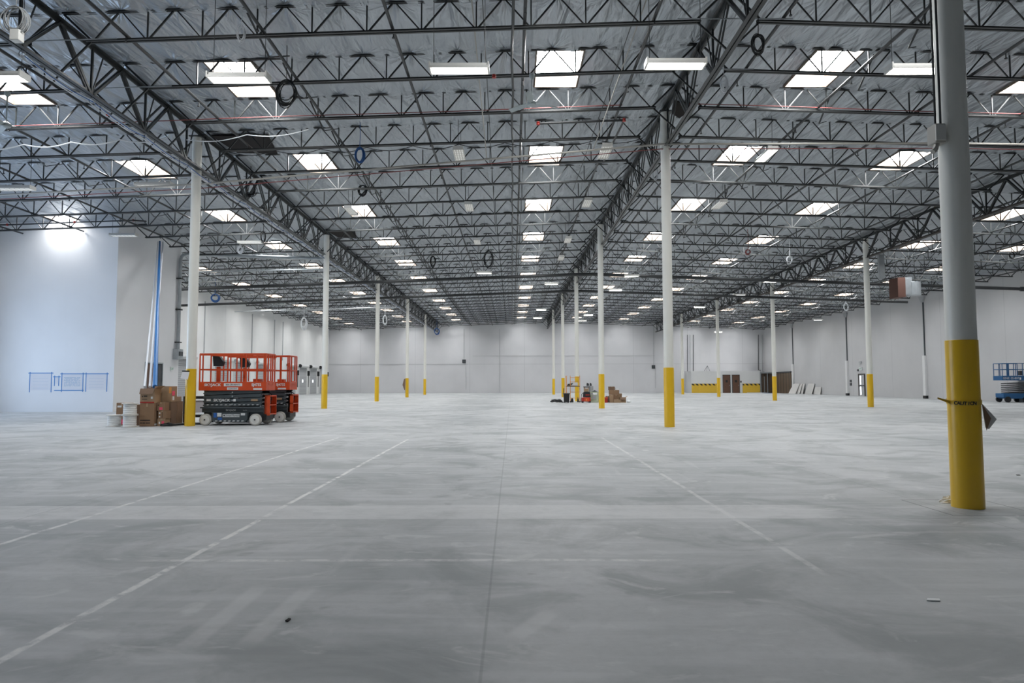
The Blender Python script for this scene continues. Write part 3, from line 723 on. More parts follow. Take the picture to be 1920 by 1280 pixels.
# office side wall items
t = thing('double_door', 'half open brown door in the office side wall', 'door', (OX, 37.0, 0)); t['label'] = 'brown door with dark opening in the white office side wall behind the cartons'
MB().box(0.005, .03, -.85, .75, 0, 2.45).build('opening', 'black', t); MB().box(.03, .07, -.85, -.1, 0, 2.4).build('leaf', 'wood', t, bevel=.005)  # black sheet on the wall paints the shade inside the open doorway
MB().box(.03, .06, .35, .75, 0, 2.4).build('side_panel', 'dark', t)
MB().box(0, .09, -.92, -.85, 0, 2.52).box(0, .09, .75, .82, 0, 2.52).box(0, .09, -.85, .75, 2.45, 2.52).build('frame', 'galv', t)
t = thing('riser_conduit', 'thick grey riser conduit with straps and switch box at the office corner', 'conduit', (OX+.15, 39.3, 0))
MB().tube([(0, 0, 3.2), (0, 0, 8.55), (.05, .05, 8.75), (.25, .2, 8.9), (.6, .4, 8.92), (8.3, .6, 8.7)], .1, 10).build('pipe', 'galv', t, True)
m = MB()
for z in (3.7, 5.6, 7.4): m.box(-.3, .14, -.14, .14, z, z+.07)
m.build('strap', 'steel', t)
MB().box(-.2, .16, -.3, .3, 2.75, 3.35).build('switch_box', 'galv', t, bevel=.01); MB().box(.162, .2, -.2, .2, 2.95, 3.2).build('switch_door', 'dark', t)
t = thing('exit_sign', 'small green exit sign on the office side wall', 'sign', (OX, 38.9, 2.2)); MB().box(.01, .04, -.16, .16, -.11, .11).build('panel', 'sticker', t)
text('EXIT', .16, 'exitg', t, (.045, 0, 0), (PI/2, 0, PI/2))
# ------------------------------------------------------------------ plans on the office wall
yw = OY0-.004
def plan(x0, x1, y0, y1, lab, kind):
    a = at(x0, y1, OY0); b = at(x1, y0, OY0); w, h = b[0]-a[0], b[2]-a[2]
    t = thing('taped_plan', lab, 'paper plan', (a[0], OY0, a[2]), 0, 'paper plans on the office wall')
    MB().box(.05, w-.05, -.004, -.001, .02, h-.03).build('sheet', 'paper', t)
    m = MB()
    e = .018
    m.box(-.08, w+.08, -.008, -.005, h-e, h+e)
    m.box(-e, e, -.0075, -.0045, -.08, h+.06).box(w-e, w+e, -.0075, -.0045, -.08, h+.06)
    if kind == 'c': m.box(-.35, w+.05, -.009, -.006, -e, e)
    m.build('masking_tape', 'tape', t)
    if kind == 'c':
        m = MB(); rr = random.Random(5)
        for r_ in range(9):
            for c_ in range(18):
                if rr.random() < .8: m.box(.12+c_*(w-.24)/18, .12+(c_+.6)*(w-.24)/18, -.007, -.004, .2+r_*(h-.35)/9, .2+(r_+.55)*(h-.35)/9)
        m.build('drawing', 'ink', t)
    elif kind == 'l':
        m = MB()
        for r_ in range(4): m.box(.15, w-.15, -.006, -.004, .12+r_*(h-.2)/4, .125+r_*(h-.2)/4)
        m.build('drawing', 'ink', t)
plan(55, 97, 698, 731, 'faint paper plan framed in blue tape, leftmost on the office wall', 'l')
plan(102, 110.5, 705, 719, 'small paper slip framed in blue tape between two plans', 's')
plan(115, 156, 699.5, 730.5, 'blue hatched paper plan in blue tape at the middle of the office wall', 'c')
plan(160.5, 201, 699.5, 730, 'blank-looking paper plan in blue tape nearest the office corner', 'l')
# ------------------------------------------------------------------ far wall and washrooms
for n_, (px, py0, py1, r_) in enumerate(((870, 616, 672, .03), (873.5, 686, 730, .025), (1226, 610, 685, .03), (1229, 690, 728, .02), (937, 616, 736, .02))):
    a, b = at(px, py0, YF-.06), at(px, py1, YF-.06)
    run('wall_conduit', 'thin vertical conduit on the far wall, %s from the left' % ORD[[0, 1, 3, 4, 2][n_]], 'conduit', [a, b], r_, 'shutter', 'conduits on the far wall', 6)
for px, py, lb in ((870, 677, 'left'), (1225, 688, 'right')):
    x, y, z = at(px, py, YF); t = thing('alarm_horn', 'small dark square alarm box on the far wall, the %s of two' % lb, 'alarm', (x, YF, z), 0, 'alarm boxes')
    MB().box(-.24, .24, -.12, -.0, -.24, .24).build('box', 'dark', t, bevel=.02); MB().box(-.12, .12, -.15, -.12, -.12, .12).build('grille', 'scis', t)
for i, (x0, x1, z) in enumerate(((XL+.1, -6.2, 3.92), (-5.5, 20, 5.1))):
    struct(MB().box(x0, x1, YF-.03, YF, z, z+.04).build('trim_%d' % (i+4), 'shutter'))
BY = 92.0
bx0, bx1, bz = 24.1, 33.35, 2.92
struct(MB().box(bx0, bx1, BY, YF-.01, 0, bz).build('wall_washroom', 'white'))
for (a, b, lb) in ((24.15, 28.0, 'left'), (31.0, bx1-.02, 'right')):
    t = thing('painted_dado', 'yellow wall guard topped with black hazard stripes, %s of the washroom doors' % lb, 'wall guard', (a, BY, 0), 0, 'yellow wall guards')
    MB().box(0, b-a, -.04, -.002, 0, 1.0).build('panel', 'yellowflat', t); MB().box(0, b-a, -.045, -.002, 1.0, 1.24).build('striped_band', 'hazard', t)
for x, lb in ((28.85, 'left'), (30.1, 'right')):
    t = thing('washroom_door', 'brown washroom door with dark plaque, the %s of two' % lb, 'door', (x, BY, 0), 0, 'washroom doors')
    MB().box(-.45, .45, -.05, -.01, 0, 2.36).build('leaf', 'wood', t); MB().box(-.52, -.45, -.07, -.005, 0, 2.43).box(.45, .52, -.07, -.005, 0, 2.43).box(-.45, .45, -.07, -.005, 2.36, 2.43).build('frame', 'dark', t)
    MB().box(-.14, .14, -.065, -.05, 1.4, 1.72).build('sign_plate', 'black', t); MB().cyl((.36, -.1, 1.0), (.36, -.05, 1.0), .035, 8).build('handle', 'galv', t)
tag(MB().box(30.72, 30.86, BY-.05, BY-.002, 1.35, 1.62).build('wall_switch', 'black'), 'small black switch plate right of the washroom doors', 'switch')
for n_, (px, mm, py) in enumerate(((1289, 'dark', 697), (1294, 'shutter', 697), (1300, 'dark', 696), (1422, 'dark', 694), (1429, 'shutter', 697))):
    a, b = at(px, 628, YF-.1), at(px, py, YF-.1)
    run('downpipe', 'vertical pipe on the far wall above the washrooms, %s from the left' % ORD[n_], 'pipe', [a, b, (b[0]+.3, b[1], b[2]-.05)], .045, mm, 'pipes above the washrooms', 6)
t = thing('broom_frame', 'spindly dark stand on top of the washroom block', 'stand', (26.6, 93, bz))
m = MB()
for a in (-.45, -.1, .35): m.bar((a, 0, 0), (.0, 0, .75), .04, .04)
m.build('legs', 'dark', t)
# plank enclosure in the far right corner
t = thing('plank_partition', 'rough brown plank enclosure with steel door frame in the far right corner', 'partition', (bx1, BY, 0))
MB().box(.05, XR-bx1-.02, .3, .4, 0, 2.6).build('front_planks', 'plankwallx', t)
MB().box(.02, .14, -.1, .0, 0, 2.8).box(.95, 1.05, -.1, 0, 0, 2.6).box(.55, .62, -.1, 0, 0, 2.2).build('steel_post', 'galv', t)
MB().box(.0, XR-bx1-.02, -.14, .3, 2.6, 2.78).build('header', 'galv', t)
MB().box(XR-bx1-.16, XR-bx1-.06, -6.0, -.15, 0, 2.62).build('side_planks', 'plankwall', t)
MB().box(XR-bx1-.22, XR-bx1-.05, -6.1, -.15, 2.62, 2.78).build('side_header', 'dark', t)
for n_, (x, y, l) in enumerate(((32.2, 89.8, 2.4), (33.4, 88.8, 1.6))):
    tag(MB().box(x-l/2, x+l/2, y-.5, y+.5, 0, .04 if n_ else .06).build('tarp', 'blue' if n_ else 'sticker'), ('flat blue tarp', 'flat white sheet')[1-n_]+' on the floor by the plank enclosure', 'tarp')
# right wall: downspouts with covers
for n_, Y in enumerate((85.4, 71.6, 58.1)):
    t = thing('wall_downspout', 'dark downspout with white lower guard on the right wall, %s from the far end' % ORD[n_], 'downspout', (XR, Y, 0), 0, 'downspouts')
    MB().box(-.09, -.0, -.045, .045, 3.6, 8.3).build('pipe', 'scis', t); MB().box(-.2, -.0, -.17, .17, .25, 3.65).build('guard', 'white', t, bevel=.01)
    MB().box(-.22, 0, -.2, .2, 0, .25).build('foot', 'black', t); MB().prism([(-.05, -.1, 8.2), (-.05, .1, 8.2), (-.05, .4, 8.7), (-.05, -.4, 8.7)], (-.15, 0, 0)).build('funnel', 'shutter', t)
t = thing('exit_door', 'pale exit door with narrow bright glass on the right wall', 'door', (XR, 68.75, 0))
MB().box(-.06, -.0, -.55, .55, 0, 2.15).build('leaf', 'shutter', t); MB().box(-.1, -.0, -.62, -.55, 0, 2.25).box(-.1, 0, .55, .62, 0, 2.25).box(-.1, 0, -.55, .55, 2.15, 2.25).build('frame', 'steelb', t)
MB().box(-.065, -.06, .1, .32, .15, .95).box(-.065, -.06, .1, .32, 1.15, 2.05).build('window_pane', 'glass', t); MB().box(-.14, -.06, -.45, .45, 1.02, 1.1).build('push_bar', 'dark', t)
t = thing('exit_sign', 'small exit sign with emergency lamps above the right wall door', 'sign', (XR, 68.9, 2.75)); MB().box(-.08, -.01, -.3, .3, -.15, .15).build('panel', 'sticker', t)
text('EXIT', .24, 'exitg', t, (-.085, 0, 0), (PI/2, 0, -PI/2)); MB().box(-.12, -.01, -.2, .2, .55, .75).build('lamp_head', 'shutter', t); MB().box(-.1, 0, .45, .62, -.25, -.05).build('bell', 'dark', t)
t = thing('fire_alarm_pull', 'dark alarm boxes left of the right wall door', 'alarm', (XR, 71.0, 1.1)); MB().box(-.08, 0, -.12, .12, .3, .55).build('upper_box', 'dark', t); MB().box(-.08, 0, -.14, .14, -.05, .22).build('lower_box', 'dark', t)
# leaning drywall
for n_, (yc, L, hgt, lean, x0, lb) in enumerate(((84.3, 2.1, 1.25, .55, .0, 'leftmost and steepest-leaning board'), (83.6, 2.0, 1.25, .40, .10, 'second board from the left'), (83.1, 2.0, 1.25, .28, .22, 'third board from the left'), (80.4, 1.9, 1.25, .35, .02, 'board standing apart in the middle'), (78.7, 1.8, .85, .12, .02, 'lower board at the right'))):
    to = (.17, .11, .05, .05, .05)[n_]; xa = XR-to-lean
    tag(MB().prism([(xa, yc-L/2, 0), (xa, yc+L/2, 0), (XR-to, yc+L/2-.3, hgt), (XR-to, yc-L/2-.05, hgt)], (-.04, 0, .0)).build('drywall_sheet', 'board'), 'pale drywall sheet leaning on the right wall, '+lb, 'drywall sheet', 'drywall sheets')
# ------------------------------------------------------------------ scissor lifts
def scissor_lift(loc, rz, label, brand=True):
    t = thing('scissor_lift', label, 'scissor lift', loc, rz, 'red scissor lifts')
    MB().box(-1.02, 1.02, -.36, .36, .42, .56).box(-.98, 1.0, -.3, .3, .14, .42).build('chassis', 'scis', t, bevel=.012)
    for s in (-1, 1):
        a, b = sorted((s*.36, s*.50)); sp_ = MB().prism([(-.56, a, .11), (.48, a, .11), (.55, a, .2), (.55, a, .42), (-.62, a, .42), (-.62, a, .2)], (0, b-a, 0)).build('side_panel', 'scis', t, bevel=.01)
        if s < 0:
            MB().box(-.26, .30, -.505, -.501, .275, .365).build('name_plate', 'sticker', sp_); text('United Rentals', .085, 'stickdark', sp_, (.06, -.508, .322), bold=.001, sx=.95); MB().box(-.235, -.18, -.508, -.506, .3, .345).build('logo_mark', 'stickdark', sp_)
            MB().box(-.56, -.46, -.505, -.501, .26, .41).box(-.42, -.28, -.505, -.501, .18, .26).build('safety_decal', 'bluesticker', sp_); MB().box(-.44, -.3, -.505, -.501, .29, .41).box(.34, .48, -.505, -.501, .33, .4).build('warning_decal', 'sticker', sp_)
            m = MB()
            for i in range(7): x0 = -.52+i*.145; m.prism([(x0, -.505, .135), (x0+.075, -.505, .135), (x0+.095, -.505, .16), (x0+.02, -.505, .16)], (0, .004, 0))
            m.build('hazard_marks', 'sticker', sp_)
    for x in (-.82, .83):
        for s in (-1, 1):
            yc = s*.5
            w = MB().lathe([(.13, -.065), (.175, -.065), (.19, -.05), (.19, .05), (.175, .065), (.13, .065)], 32).build('wheel', 'tyre', t, True)
            w.rotation_euler = (PI/2, 0, 0); w.location = (x, yc, .19)
            hb = MB().lathe([(.03, -.075), (.15, -.068), (.15, .068), (.03, .075)], 24).build('hub', 'hub', w, True)
            ax = MB().lathe([(.028, -.09), (.028, .09)], 10).build('axle_nut', 'dark', w, True)
    # top rail of chassis
    MB().box(-1.05, 1.05, -.44, .44, .555, .6).build('base_rail', 'scis', t, bevel=.008)
    if brand: text('SKYJACK', .07, 'sticker', t, (-.05, -.365, .49), bold=.001, sx=1.2); text('SJ 4732', .045, 'sticker', t, (.42, -.365, .49))
    # folded scissor stack: four levels, two crossing arms on each side
    z0 = .62; dz = .132
    for L in range(4):
        za, zb2 = z0+L*dz, z0+(L+1)*dz
        for s in (-1, 1):
            for q in (0, 1):
                y = s*(.36-.055*q); xa, xb = (-.93, .93)
                p, r_ = ((xa, y, za+.03), (xb, y, zb2-.03)) if q == 0 else ((xa, y, zb2-.03), (xb, y, za+.03))
                hgt = .05
                MB().prism([(p[0]-.06, y-.02, p[2]), (p[0], y-.02, p[2]-hgt), (r_[0], y-.02, r_[2]-hgt), (r_[0]+.06, y-.02, r_[2]), (r_[0], y-.02, r_[2]+hgt), (p[0], y-.02, p[2]+hgt)], (0, .04, 0)).build('scissor_arm', 'scis', t)
        MB().cyl((0, -.40, (za+zb2)/2), (0, .40, (za+zb2)/2), .022, 12).build('centre_pin', 'galv', t, True)
        for x in (-.93, .93): MB().cyl((x, -.37, za), (x, .37, za), .024, 8).build('cross_tube', 'galv', t, True)
    if brand:
        text('SKYJACK', .12, 'sticker', t, (-.36, -.385, .82), bold=.003, sx=1.15, shear=.1)
        MB().box(-.86, -.72, -.386, -.383, .79, .86).box(.03, .11, -.386, -.383, .78, .86).build('decal', 'sticker', t); MB().box(.62, .84, -.386, -.383, .79, .86).build('warning_decal', 'card2', t)
        m = MB()
        for i in range(12): x0 = -.86+i*.15; m.prism([(x0, -.386, .66), (x0+.07, -.386, .66), (x0+.09, -.386, .683), (x0+.02, -.386, .683)], (0, .004, 0))
        m.build('hazard_marks', 'sticker', t)
    # platform
    PW = .40; zf = 1.16
    MB().box(-1.1, 1.1, -PW, PW, zf, zf+.05).build('platform_deck', 'dark', t)
    pl = MB(); pl.box(-1.12, 1.12, -PW-.02, -PW, zf-.02, zf+.27).box(-1.12, 1.12, PW, PW+.02, zf-.02, zf+.27).box(-1.12, -1.1, -PW, PW, zf-.02, zf+.27).box(1.1, 1.12, -PW, -.2, zf-.02, zf+.27).box(1.1, 1.12, .2, PW, zf-.02, zf+.27).box(1.1, 1.12, -.2, .2, zf-.02, zf+.17)
    tb = pl.build('toe_board', 'red', t, bevel=.004)
    yf = -PW-.024
    text('SKYJACK', .12, 'sticker', tb, (-.66, yf, zf+.165), bold=.004, sx=1.15, shear=.1)
    MB().box(-.28, .33, yf, yf+.003, zf+.12, zf+.22).build('phone_plate', 'sticker', tb); text('800-UR-RENTS', .075, 'stickdark', tb, (.025, yf-.002, zf+.17), bold=.001, sx=1.0)
    MB().box(-.17, .2, yf, yf+.003, zf+.0, zf+.085).build('notice_plate', 'sticker', tb); text('CONTENT', .065, 'stickdark', tb, (.015, yf-.002, zf+.042), sx=1.0)
    text('SJ4732', .125, 'sticker', tb, (.80, yf, zf+.165), bold=.004, sx=.95); MB().box(.70, .99, yf, yf+.003, zf+.0, zf+.055).build('decal', 'sticker', tb)
    zt = 2.37; zm = 1.83
    for s in (-1, 1):
        MB().box(-1.1, 1.1, s*PW-.018, s*PW+.018, zt-.035, zt).box(-1.1, .35, s*PW-.02, s*PW+.02, zt-.075, zt-.035).build('top_rail', 'red', t)
        MB().box(-1.1, 1.1, s*PW-.018, s*PW+.018, zm-.02, zm+.025).build('mid_rail', 'red', t)
        for x in ((-1.1, -1.0, .43, .80, 1.04, 1.1) if s < 0 else (-1.1, -.66, -.05, .5, 1.1)):
            MB().box(x-.018, x+.018, s*PW-.018, s*PW+.018, zf+.25, zt-.03).build('post', 'red', t)
    m = MB()
    for x in (-1.1, 1.1):
        m.box(x-.018, x+.018, -PW, PW, zt-.035, zt).box(x-.018, x+.018, -PW, PW, zm-.02, zm+.02)
    m.box(1.08, 1.12, -.22, -.18, zf+.1, zt-.03).box(1.08, 1.12, .18, .22, zf+.1, zt-.03)
    m.build('end_rail', 'red', t)
    MB().box(1.085, 1.12, -.17, .17, zf+.15, zf+.3).build('entry_gate', 'red', t)
    # controls and clutter on the platform
    MB().prism([(-.70, -.3, 1.95), (-.42, -.3, 1.95), (-.37, -.3, 2.08), (-.50, -.3, 2.27), (-.73, -.3, 2.29)], (0, .16, 0)).build('control_box', 'black', t, bevel=.004)
    MB().box(-.62, -.5, -.24, -.18, zf+.05, 1.93).build('control_stalk', 'red', t); MB().lathe([(.09, 0), (.09, .2), (.07, .24)], 14, (-.48, -.1, zf+.05)).build('tank', 'sticker', t, True)
    MB().tube([(.15, 0, zf+.1), (.22, 0, zf+.2), (.35, .05, zf+.14), (.4, .05, zf+.07)], .012, 6).build('hose', 'black', t)
    MB().box(.62, .85, -.25, .0, zf+.05, zf+.36).build('manual_case', 'red', t)
    # entry ladder at the end
    m = MB()
    m.box(1.04, 1.1, -.30, -.26, .32, .98).box(1.04, 1.1, .26, .30, .32, .98)
    m.prism([(1.04, -.3, .32), (1.22, -.3, .32), (1.22, -.3, .98), (1.04, -.3, .98)], (0, .015, 0)).prism([(1.04, .285, .32), (1.22, .285, .32), (1.22, .285, .98), (1.04, .285, .98)], (0, .015, 0))
    for z in (.34, .64, .94): m.box(1.04, 1.22, -.3, .3, z, z+.03)
    m.build('ladder', 'red', t)
    MB().box(.98, 1.12, -.33, .33, .16, .36).build('bumper', 'black', t, bevel=.02)
    MB().tube([(.95, -.2, 1.0), (1.08, -.15, .9), (1.1, -.1, .7), (1.0, 0, .55)], .015, 6).tube([(.95, .2, 1.1), (1.1, .15, 1.0), (1.12, .1, .8)], .015, 6).build('hydraulic_hose', 'black', t)
    return t
scissor_lift((-9.22, 22.98, 0), math.radians(-1), 'red and dark grey scissor lift parked beside the left column, in front of its twin')
scissor_lift((-9.02, 24.72, 0), math.radians(0), 'red and dark grey scissor lift parked behind its twin')
# blue lift by the right wall
t = thing('scissor_lift', 'blue scissor lift standing before the right wall at the picture edge', 'scissor lift', (34.3, 47.2, 0), 0)
def lx(px): return (px-960)/F*47.0-34.3
MB().prism([(lx(1875), -.4, .35), (lx(1880), -.4, .25), (1.0, -.4, .25), (1.0, -.4, .62), (lx(1875), -.4, .62)], (0, .8, 0)).build('chassis', 'blue', t, bevel=.02)
for x in (lx(1882), lx(1916)):
    for s in (-1, 1):
        w = MB().lathe([(.1, -.07), (.2, -.06), (.2, .06), (.1, .07)], 24).build('wheel', 'black', t, True); w.rotation_euler = (PI/2, 0, 0); w.location = (x, s*.42, .2)
for i in range(6):
    z = .66+i*.13
    for s in (-1, 1): MB().prism([(lx(1884), s*.3-.02, z), (lx(1885), s*.3-.02, z-.055), (.95, s*.3-.02, z-.055+.02), (.95, s*.3-.02, z+.055)], (0, .04, 0)).build('scissor_arm', 'dark', t)
tb = MB().box(lx(1873), .98, -.45, .45, 1.5, 1.82).build('platform', 'blue', t, bevel=.01)
text('GENIE  GS-4047', .2, 'sticker', tb, (lx(1889), -.455, 1.64), sx=.8); MB().box(lx(1905), lx(1908), -.456, -.451, 1.55, 1.7).build('decal', 'sticker', tb)
m = MB()
for z in (2.25, 2.66):
    for s in (-1, 1): m.tube([(lx(1874), s*.42, z), (.95, s*.42, z)], .025, 6)
    m.tube([(lx(1874), -.42, z), (lx(1874), .42, z)], .025, 6)
m.build('guard_rail', 'blue', t, True)
for x in (lx(1874), lx(1884), lx(1886), lx(1899), lx(1902), lx(1912)):
    for s in (-1, 1): MB().cyl((x, s*.42, 1.8), (x, s*.42, 2.66), .025, 6).build('post', 'blue', t, True)
MB().box(lx(1908), lx(1913), -.35, -.15, 1.85, 2.15).build('control_box', 'dark', t)
# ------------------------------------------------------------------ cartons and spools by the left column
def carton(x0, x1, y0, y1, z0, z1, lab, m='card', rz=0, flaps=False, prints=(), st=(), tape=True, grp='cartons by the left column'):
    cx, cy = (x0+x1)/2, (y0+y1)/2; w, d, h = (x1-x0)/2, (y1-y0)/2, z1-z0
    t = thing('cardboard_box', lab, 'cardboard box', (cx, cy, z0), rz, grp)
    if flaps:
        e = .008; b = MB(); b.box(-w, w, -d, -d+e, 0, h).box(-w, w, d-e, d, 0, h).box(-w, -w+e, -d+e, d-e, 0, h).box(w-e, w, -d+e, d-e, 0, h).box(-w+e, w-e, -d+e, d-e, 0, e)
        b.build('body', m, t)
        MB().prism([(-w, -d, h), (w, -d, h), (w-.02, -d-.1, h-.17), (-w+.02, -d-.1, h-.17)], (0, .006, .004)).build('flap', 'card3', t)
        MB().prism([(w, -d, h), (w, d, h), (w+.12, d-.01, h+.08), (w+.12, -d+.01, h+.08)], (.003, 0, .006)).build('flap', 'card2', t)
    else: MB().box(-w, w, -d, d, 0, h).build('body', m, t, bevel=.004)
    if tape and not flaps: MB().box(-.025, .025, -d-.0015, d+.0015, h-.001, h+.0015).box(-.025, .025, -d-.0015, -d, h*.85, h).build('tape_strip', 'tapec', t)
    pm = MB()
    for (a, b, c, e_) in prints: pm.box(-w+a*2*w, -w+b*2*w, -d-.002, -d, c*h, e_*h)
    if prints: pm.build('print', 'print', t)
    for (side, a, b, c, e_, mm) in st:
        if side == 'f': MB().box(-w+a*2*w, -w+b*2*w, -d-.003, -d, c*h, e_*h).build('sticker', mm, t)
        else: MB().box(w, w+.003, -d+a*2*d, -d+b*2*d, c*h, e_*h).build('sticker', mm, t)
    return t
carton(-11.95, -11.49, 22.0, 22.45, 0, .74, 'large brown carton with black print at the foot of the open one', 'card', 0, prints=((.05, .75, .24, .29), (.05, .18, .13, .17), (.22, .4, .13, .17), (.45, .75, .13, .17)), st=(('s', .1, .5, .04, .12, 'sticker'),))
carton(-11.95, -11.49, 22.0, 22.42, .745, 1.21, 'open-flapped carton with red edging on top of the large carton', 'card2', 0, True, prints=((.12, .2, .42, .5), (.25, .5, .44, .52), (.12, .5, .25, .29)), st=(('f', .75, .88, .3, .45, 'sticker'), ('f', .0, 1, .0, .1, 'redpaint')))
carton(-11.46, -11.22, 22.12, 22.42, .5, .77, 'small carton with pink sticker under the pair of upper cartons', 'card', 0, st=(('f', .3, .75, .1, .4, 'pink'),), prints=((.1, .3, .6, .7),))
carton(-11.44, -11.18, 22.12, 22.42, 0, .24, 'low carton with red sticker on the floor beside the large carton', 'card2', 0, st=(('f', .55, .85, .3, .7, 'pink'), ('f', .2, .35, .3, .6, 'sticker')))
carton(-11.42, -11.16, 22.12, 22.42, .245, .495, 'narrow carton with white labels in the middle of the small stack', 'card', 0, st=(('f', .12, .28, .15, .35, 'sticker'), ('f', .12, .28, .6, .8, 'sticker')), prints=((.5, .55, .1, .9),))
carton(-11.74, -11.18, 22.47, 22.85, .775, 1.28, 'long carton with orange and pink stickers, topmost at the back of the pile', 'card2', 0, st=(('s', .1, .6, .4, .7, 'pink'), ('s', .2, .5, .1, .35, 'sticker'), ('f', .85, 1, .55, .95, 'orange')))
carton(-11.70, -11.18, 22.47, 22.85, 0, .77, 'plain carton at the back holding up the long carton', 'card3', 0)
carton(-11.84, -11.38, 23.3, 23.7, 0, .76, 'tall plain carton standing right of the pile', 'card', 0)
c_ = carton(-11.80, -11.42, 23.32, 23.66, .765, .93, 'flat carton with white label and yellow lid on the tall carton', 'card2', 0, st=(('f', .2, .48, .15, .7, 'sticker'), ('f', .1, .2, .3, .7, 'black'), ('f', .3, 1, .88, 1.08, 'yellowflat')))
carton(-13.02, -12.68, 22.55, 22.95, 0, .74, 'carton with pink sticker standing behind the left spool', 'card', 0, prints=((.15, .25, .05, .3),), st=(('f', .1, .5, .8, .88, 'sticker'), ('f', .4, .75, .05, .27, 'pink')))
carton(-12.62, -12.3, 22.5, 22.9, 0, .68, 'carton half hidden behind the stacked spools', 'card3', 0, prints=((.0, .9, .75, .8),))
carton(-12.46, -12.36, 22.0, 22.2, 0, .38, 'narrow carton between the spools', 'card3', 0, tape=False)
carton(-11.2, -10.95, 23.4, 23.7, 0, .35, 'carton under the black frame cart', 'card3', 0)
def spool(x, y, z, lab, h=.375):
    t = thing('wire_spool', lab, 'cable spool', (x, y, z), 0, 'white wire spools')
    for q in (0, h-.022): MB().lathe([(.235, q), (.24, q+.01), (.235, q+.022)], 32).build('flange', 'flange', t, True)
    P = [(.15, .022)]
    n = 6
    for i in range(n*4+1): P.append((.187+.010*abs(math.sin(i*PI/4)), .022+(h-.044)*i/(n*4)))
    MB().lathe(P+[(.15, h-.022)], 28).build('winding', 'wire', t, True)
    return t
spool(-12.78, 22.05, 0, 'white wire spool standing alone at the left end of the pile')
spool(-12.12, 21.75, 0, 'white wire spool at the bottom of the stack of two', .385); spool(-12.12, 21.75, .387, 'white wire spool on top of the stack of two', .37)
# black frame cart behind the column
t = thing('frame_cart', 'black tubular frame cart with white panels behind the left column', 'cart', (-11.0, 24.1, 0))
for x in (-.42, .38):
    for y in (-.25, .25): MB().box(x-.02, x+.02, y-.02, y+.02, .06, .88).build('leg', 'black', t); 
MB().box(-.44, .4, -.27, .27, .84, .93).build('top', 'black', t, bevel=.005); MB().box(-.42, .38, -.25, .25, .2, .28).build('lower_shelf', 'black', t)
MB().box(-.38, .34, -.2, -.19, .36, .78).build('panel', 'paper', t)
m = MB()
for x in (-.4, .36):
    for y in (-.25, .25): m.cyl((x, y-.02, .04), (x, y+.02, .04), .04, 10)
m.build('caster', 'black', t)
tag(MB().tube([(-11.28, 22.05, .04), (-11.15, 21.95, .05), (-11.0, 22.05, .04), (-10.75, 22.55, .05), (-10.3, 22.9, .04)], .035, 8).tube([(-11.25, 22.1, .05), (-11.0, 22.0, .1), (-10.9, 22.1, .05), (-11.1, 22.2, .05)], .035, 8).build('black_hose', 'black', None, True), 'black hoses lying on the floor left of the left column', 'hose')
# paper notice on the left column
t = thing('notice_board', 'tilted white notice with dark clip strapped to the left column', 'notice', (-10.55, 22.06, 1.64), .25)
a = MB().prism([(-.13, -.06, -.1), (.09, -.06, -.14), (.13, -.03, .1), (-.08, -.03, .13)], (0, .012, 0)).build('sheet', 'paper', t); MB().box(-.09, .13, -.035, -.01, .11, .15).build('clip', 'dark', t)
# long strips from the roof to the cartons
def strip(p0, p1, r0, r1, sag, lab, m, n=16):
    P = []; rr_ = []
    for i in range(n+1):
        u = i/n; P.append((p0[0]+(p1[0]-p0[0])*u, p0[1]+(p1[1]-p0[1])*u, p0[2]+(p1[2]-p0[2])*u-sag*math.sin(PI*u))); rr_.append(r0+(r1-r0)*u)
    tag(MB().tube(P, rr_, 8).build('hanging_strap', m, None, True), lab, 'strap', 'long straps hanging to the cartons')
top = at(300, 452, 36.3)
strip(at(290.5, 724, 22.9), top, .075, .045, 0, 'long blue strap rising from the cartons to the roof', 'bluehose')
strip(at(271, 724, 23.1), (top[0]-.1, top[1], top[2]), .036, .02, .12, 'white strap left of the blue one, leftmost of three', 'cablew')
strip(at(281, 724, 23.1), (top[0]-.05, top[1]+.1, top[2]), .042, .02, .06, 'white strap left of the blue one, middle of three', 'cablew')
strip(at(286, 724, 23.2), (top[0]+.12, top[1]+.1, top[2]), .018, .04, .0, 'thin white strap touching the blue one', 'cablew')
# ------------------------------------------------------------------ work pile in the middle distance
Y0 = 47.6
def wx(px): return (px-960)*Y0/1280.0
t = thing('rolling_scaffold', 'orange rolling scaffold frame with a loaded deck round a yellow column base', 'scaffold', (0, 48.3, 0))
xa, xb = wx(1063.5), wx(1088.5)
for x in (xa, wx(1070.5)):
    for y in (0, .7) if x == xa else (0,): MB().cyl((x, y, .1), (x, y, 1.88), .022, 6).build('upright', 'orange', t)
MB().cyl((xb, 0, .1), (xb, 0, 1.88), .022, 6).build('upright', 'orange', t)
m = MB()
for z in (.3, .72, 1.12, 1.45, 1.74): m.bar((wx(1070.5), 0, z), (xb, 0, z), .03, .03)
for z in (.72, 1.4): m.bar((xa, 0, z), (xa, .7, z), .03, .03)
m.build('rung', 'orange', t)
MB().box(xa, xb, -.02, .72, 1.1, 1.16).build('deck', 'plank', t)
m = MB()
for x in (xa, wx(1070.5), xb): m.cyl((x, -.02, .05), (x, .03, .05), .05, 10)
m.build('caster', 'dark', t)
tag(MB().box(wx(1071), wx(1085), 48.35, 48.85, 1.165, 1.4).build('white_case', 'sticker', None, bevel=.03), 'white case lying on the scaffold deck', 'case')
tag(MB().prism([(wx(1064), 48.3, 1.165), (wx(1071), 48.3, 1.165), (wx(1076), 48.3, 1.36), (wx(1066), 48.3, 1.3)], (0, .04, 0)).build('tool_bag', 'steelb', None), 'dark tool bag at the left of the scaffold deck', 'bag')
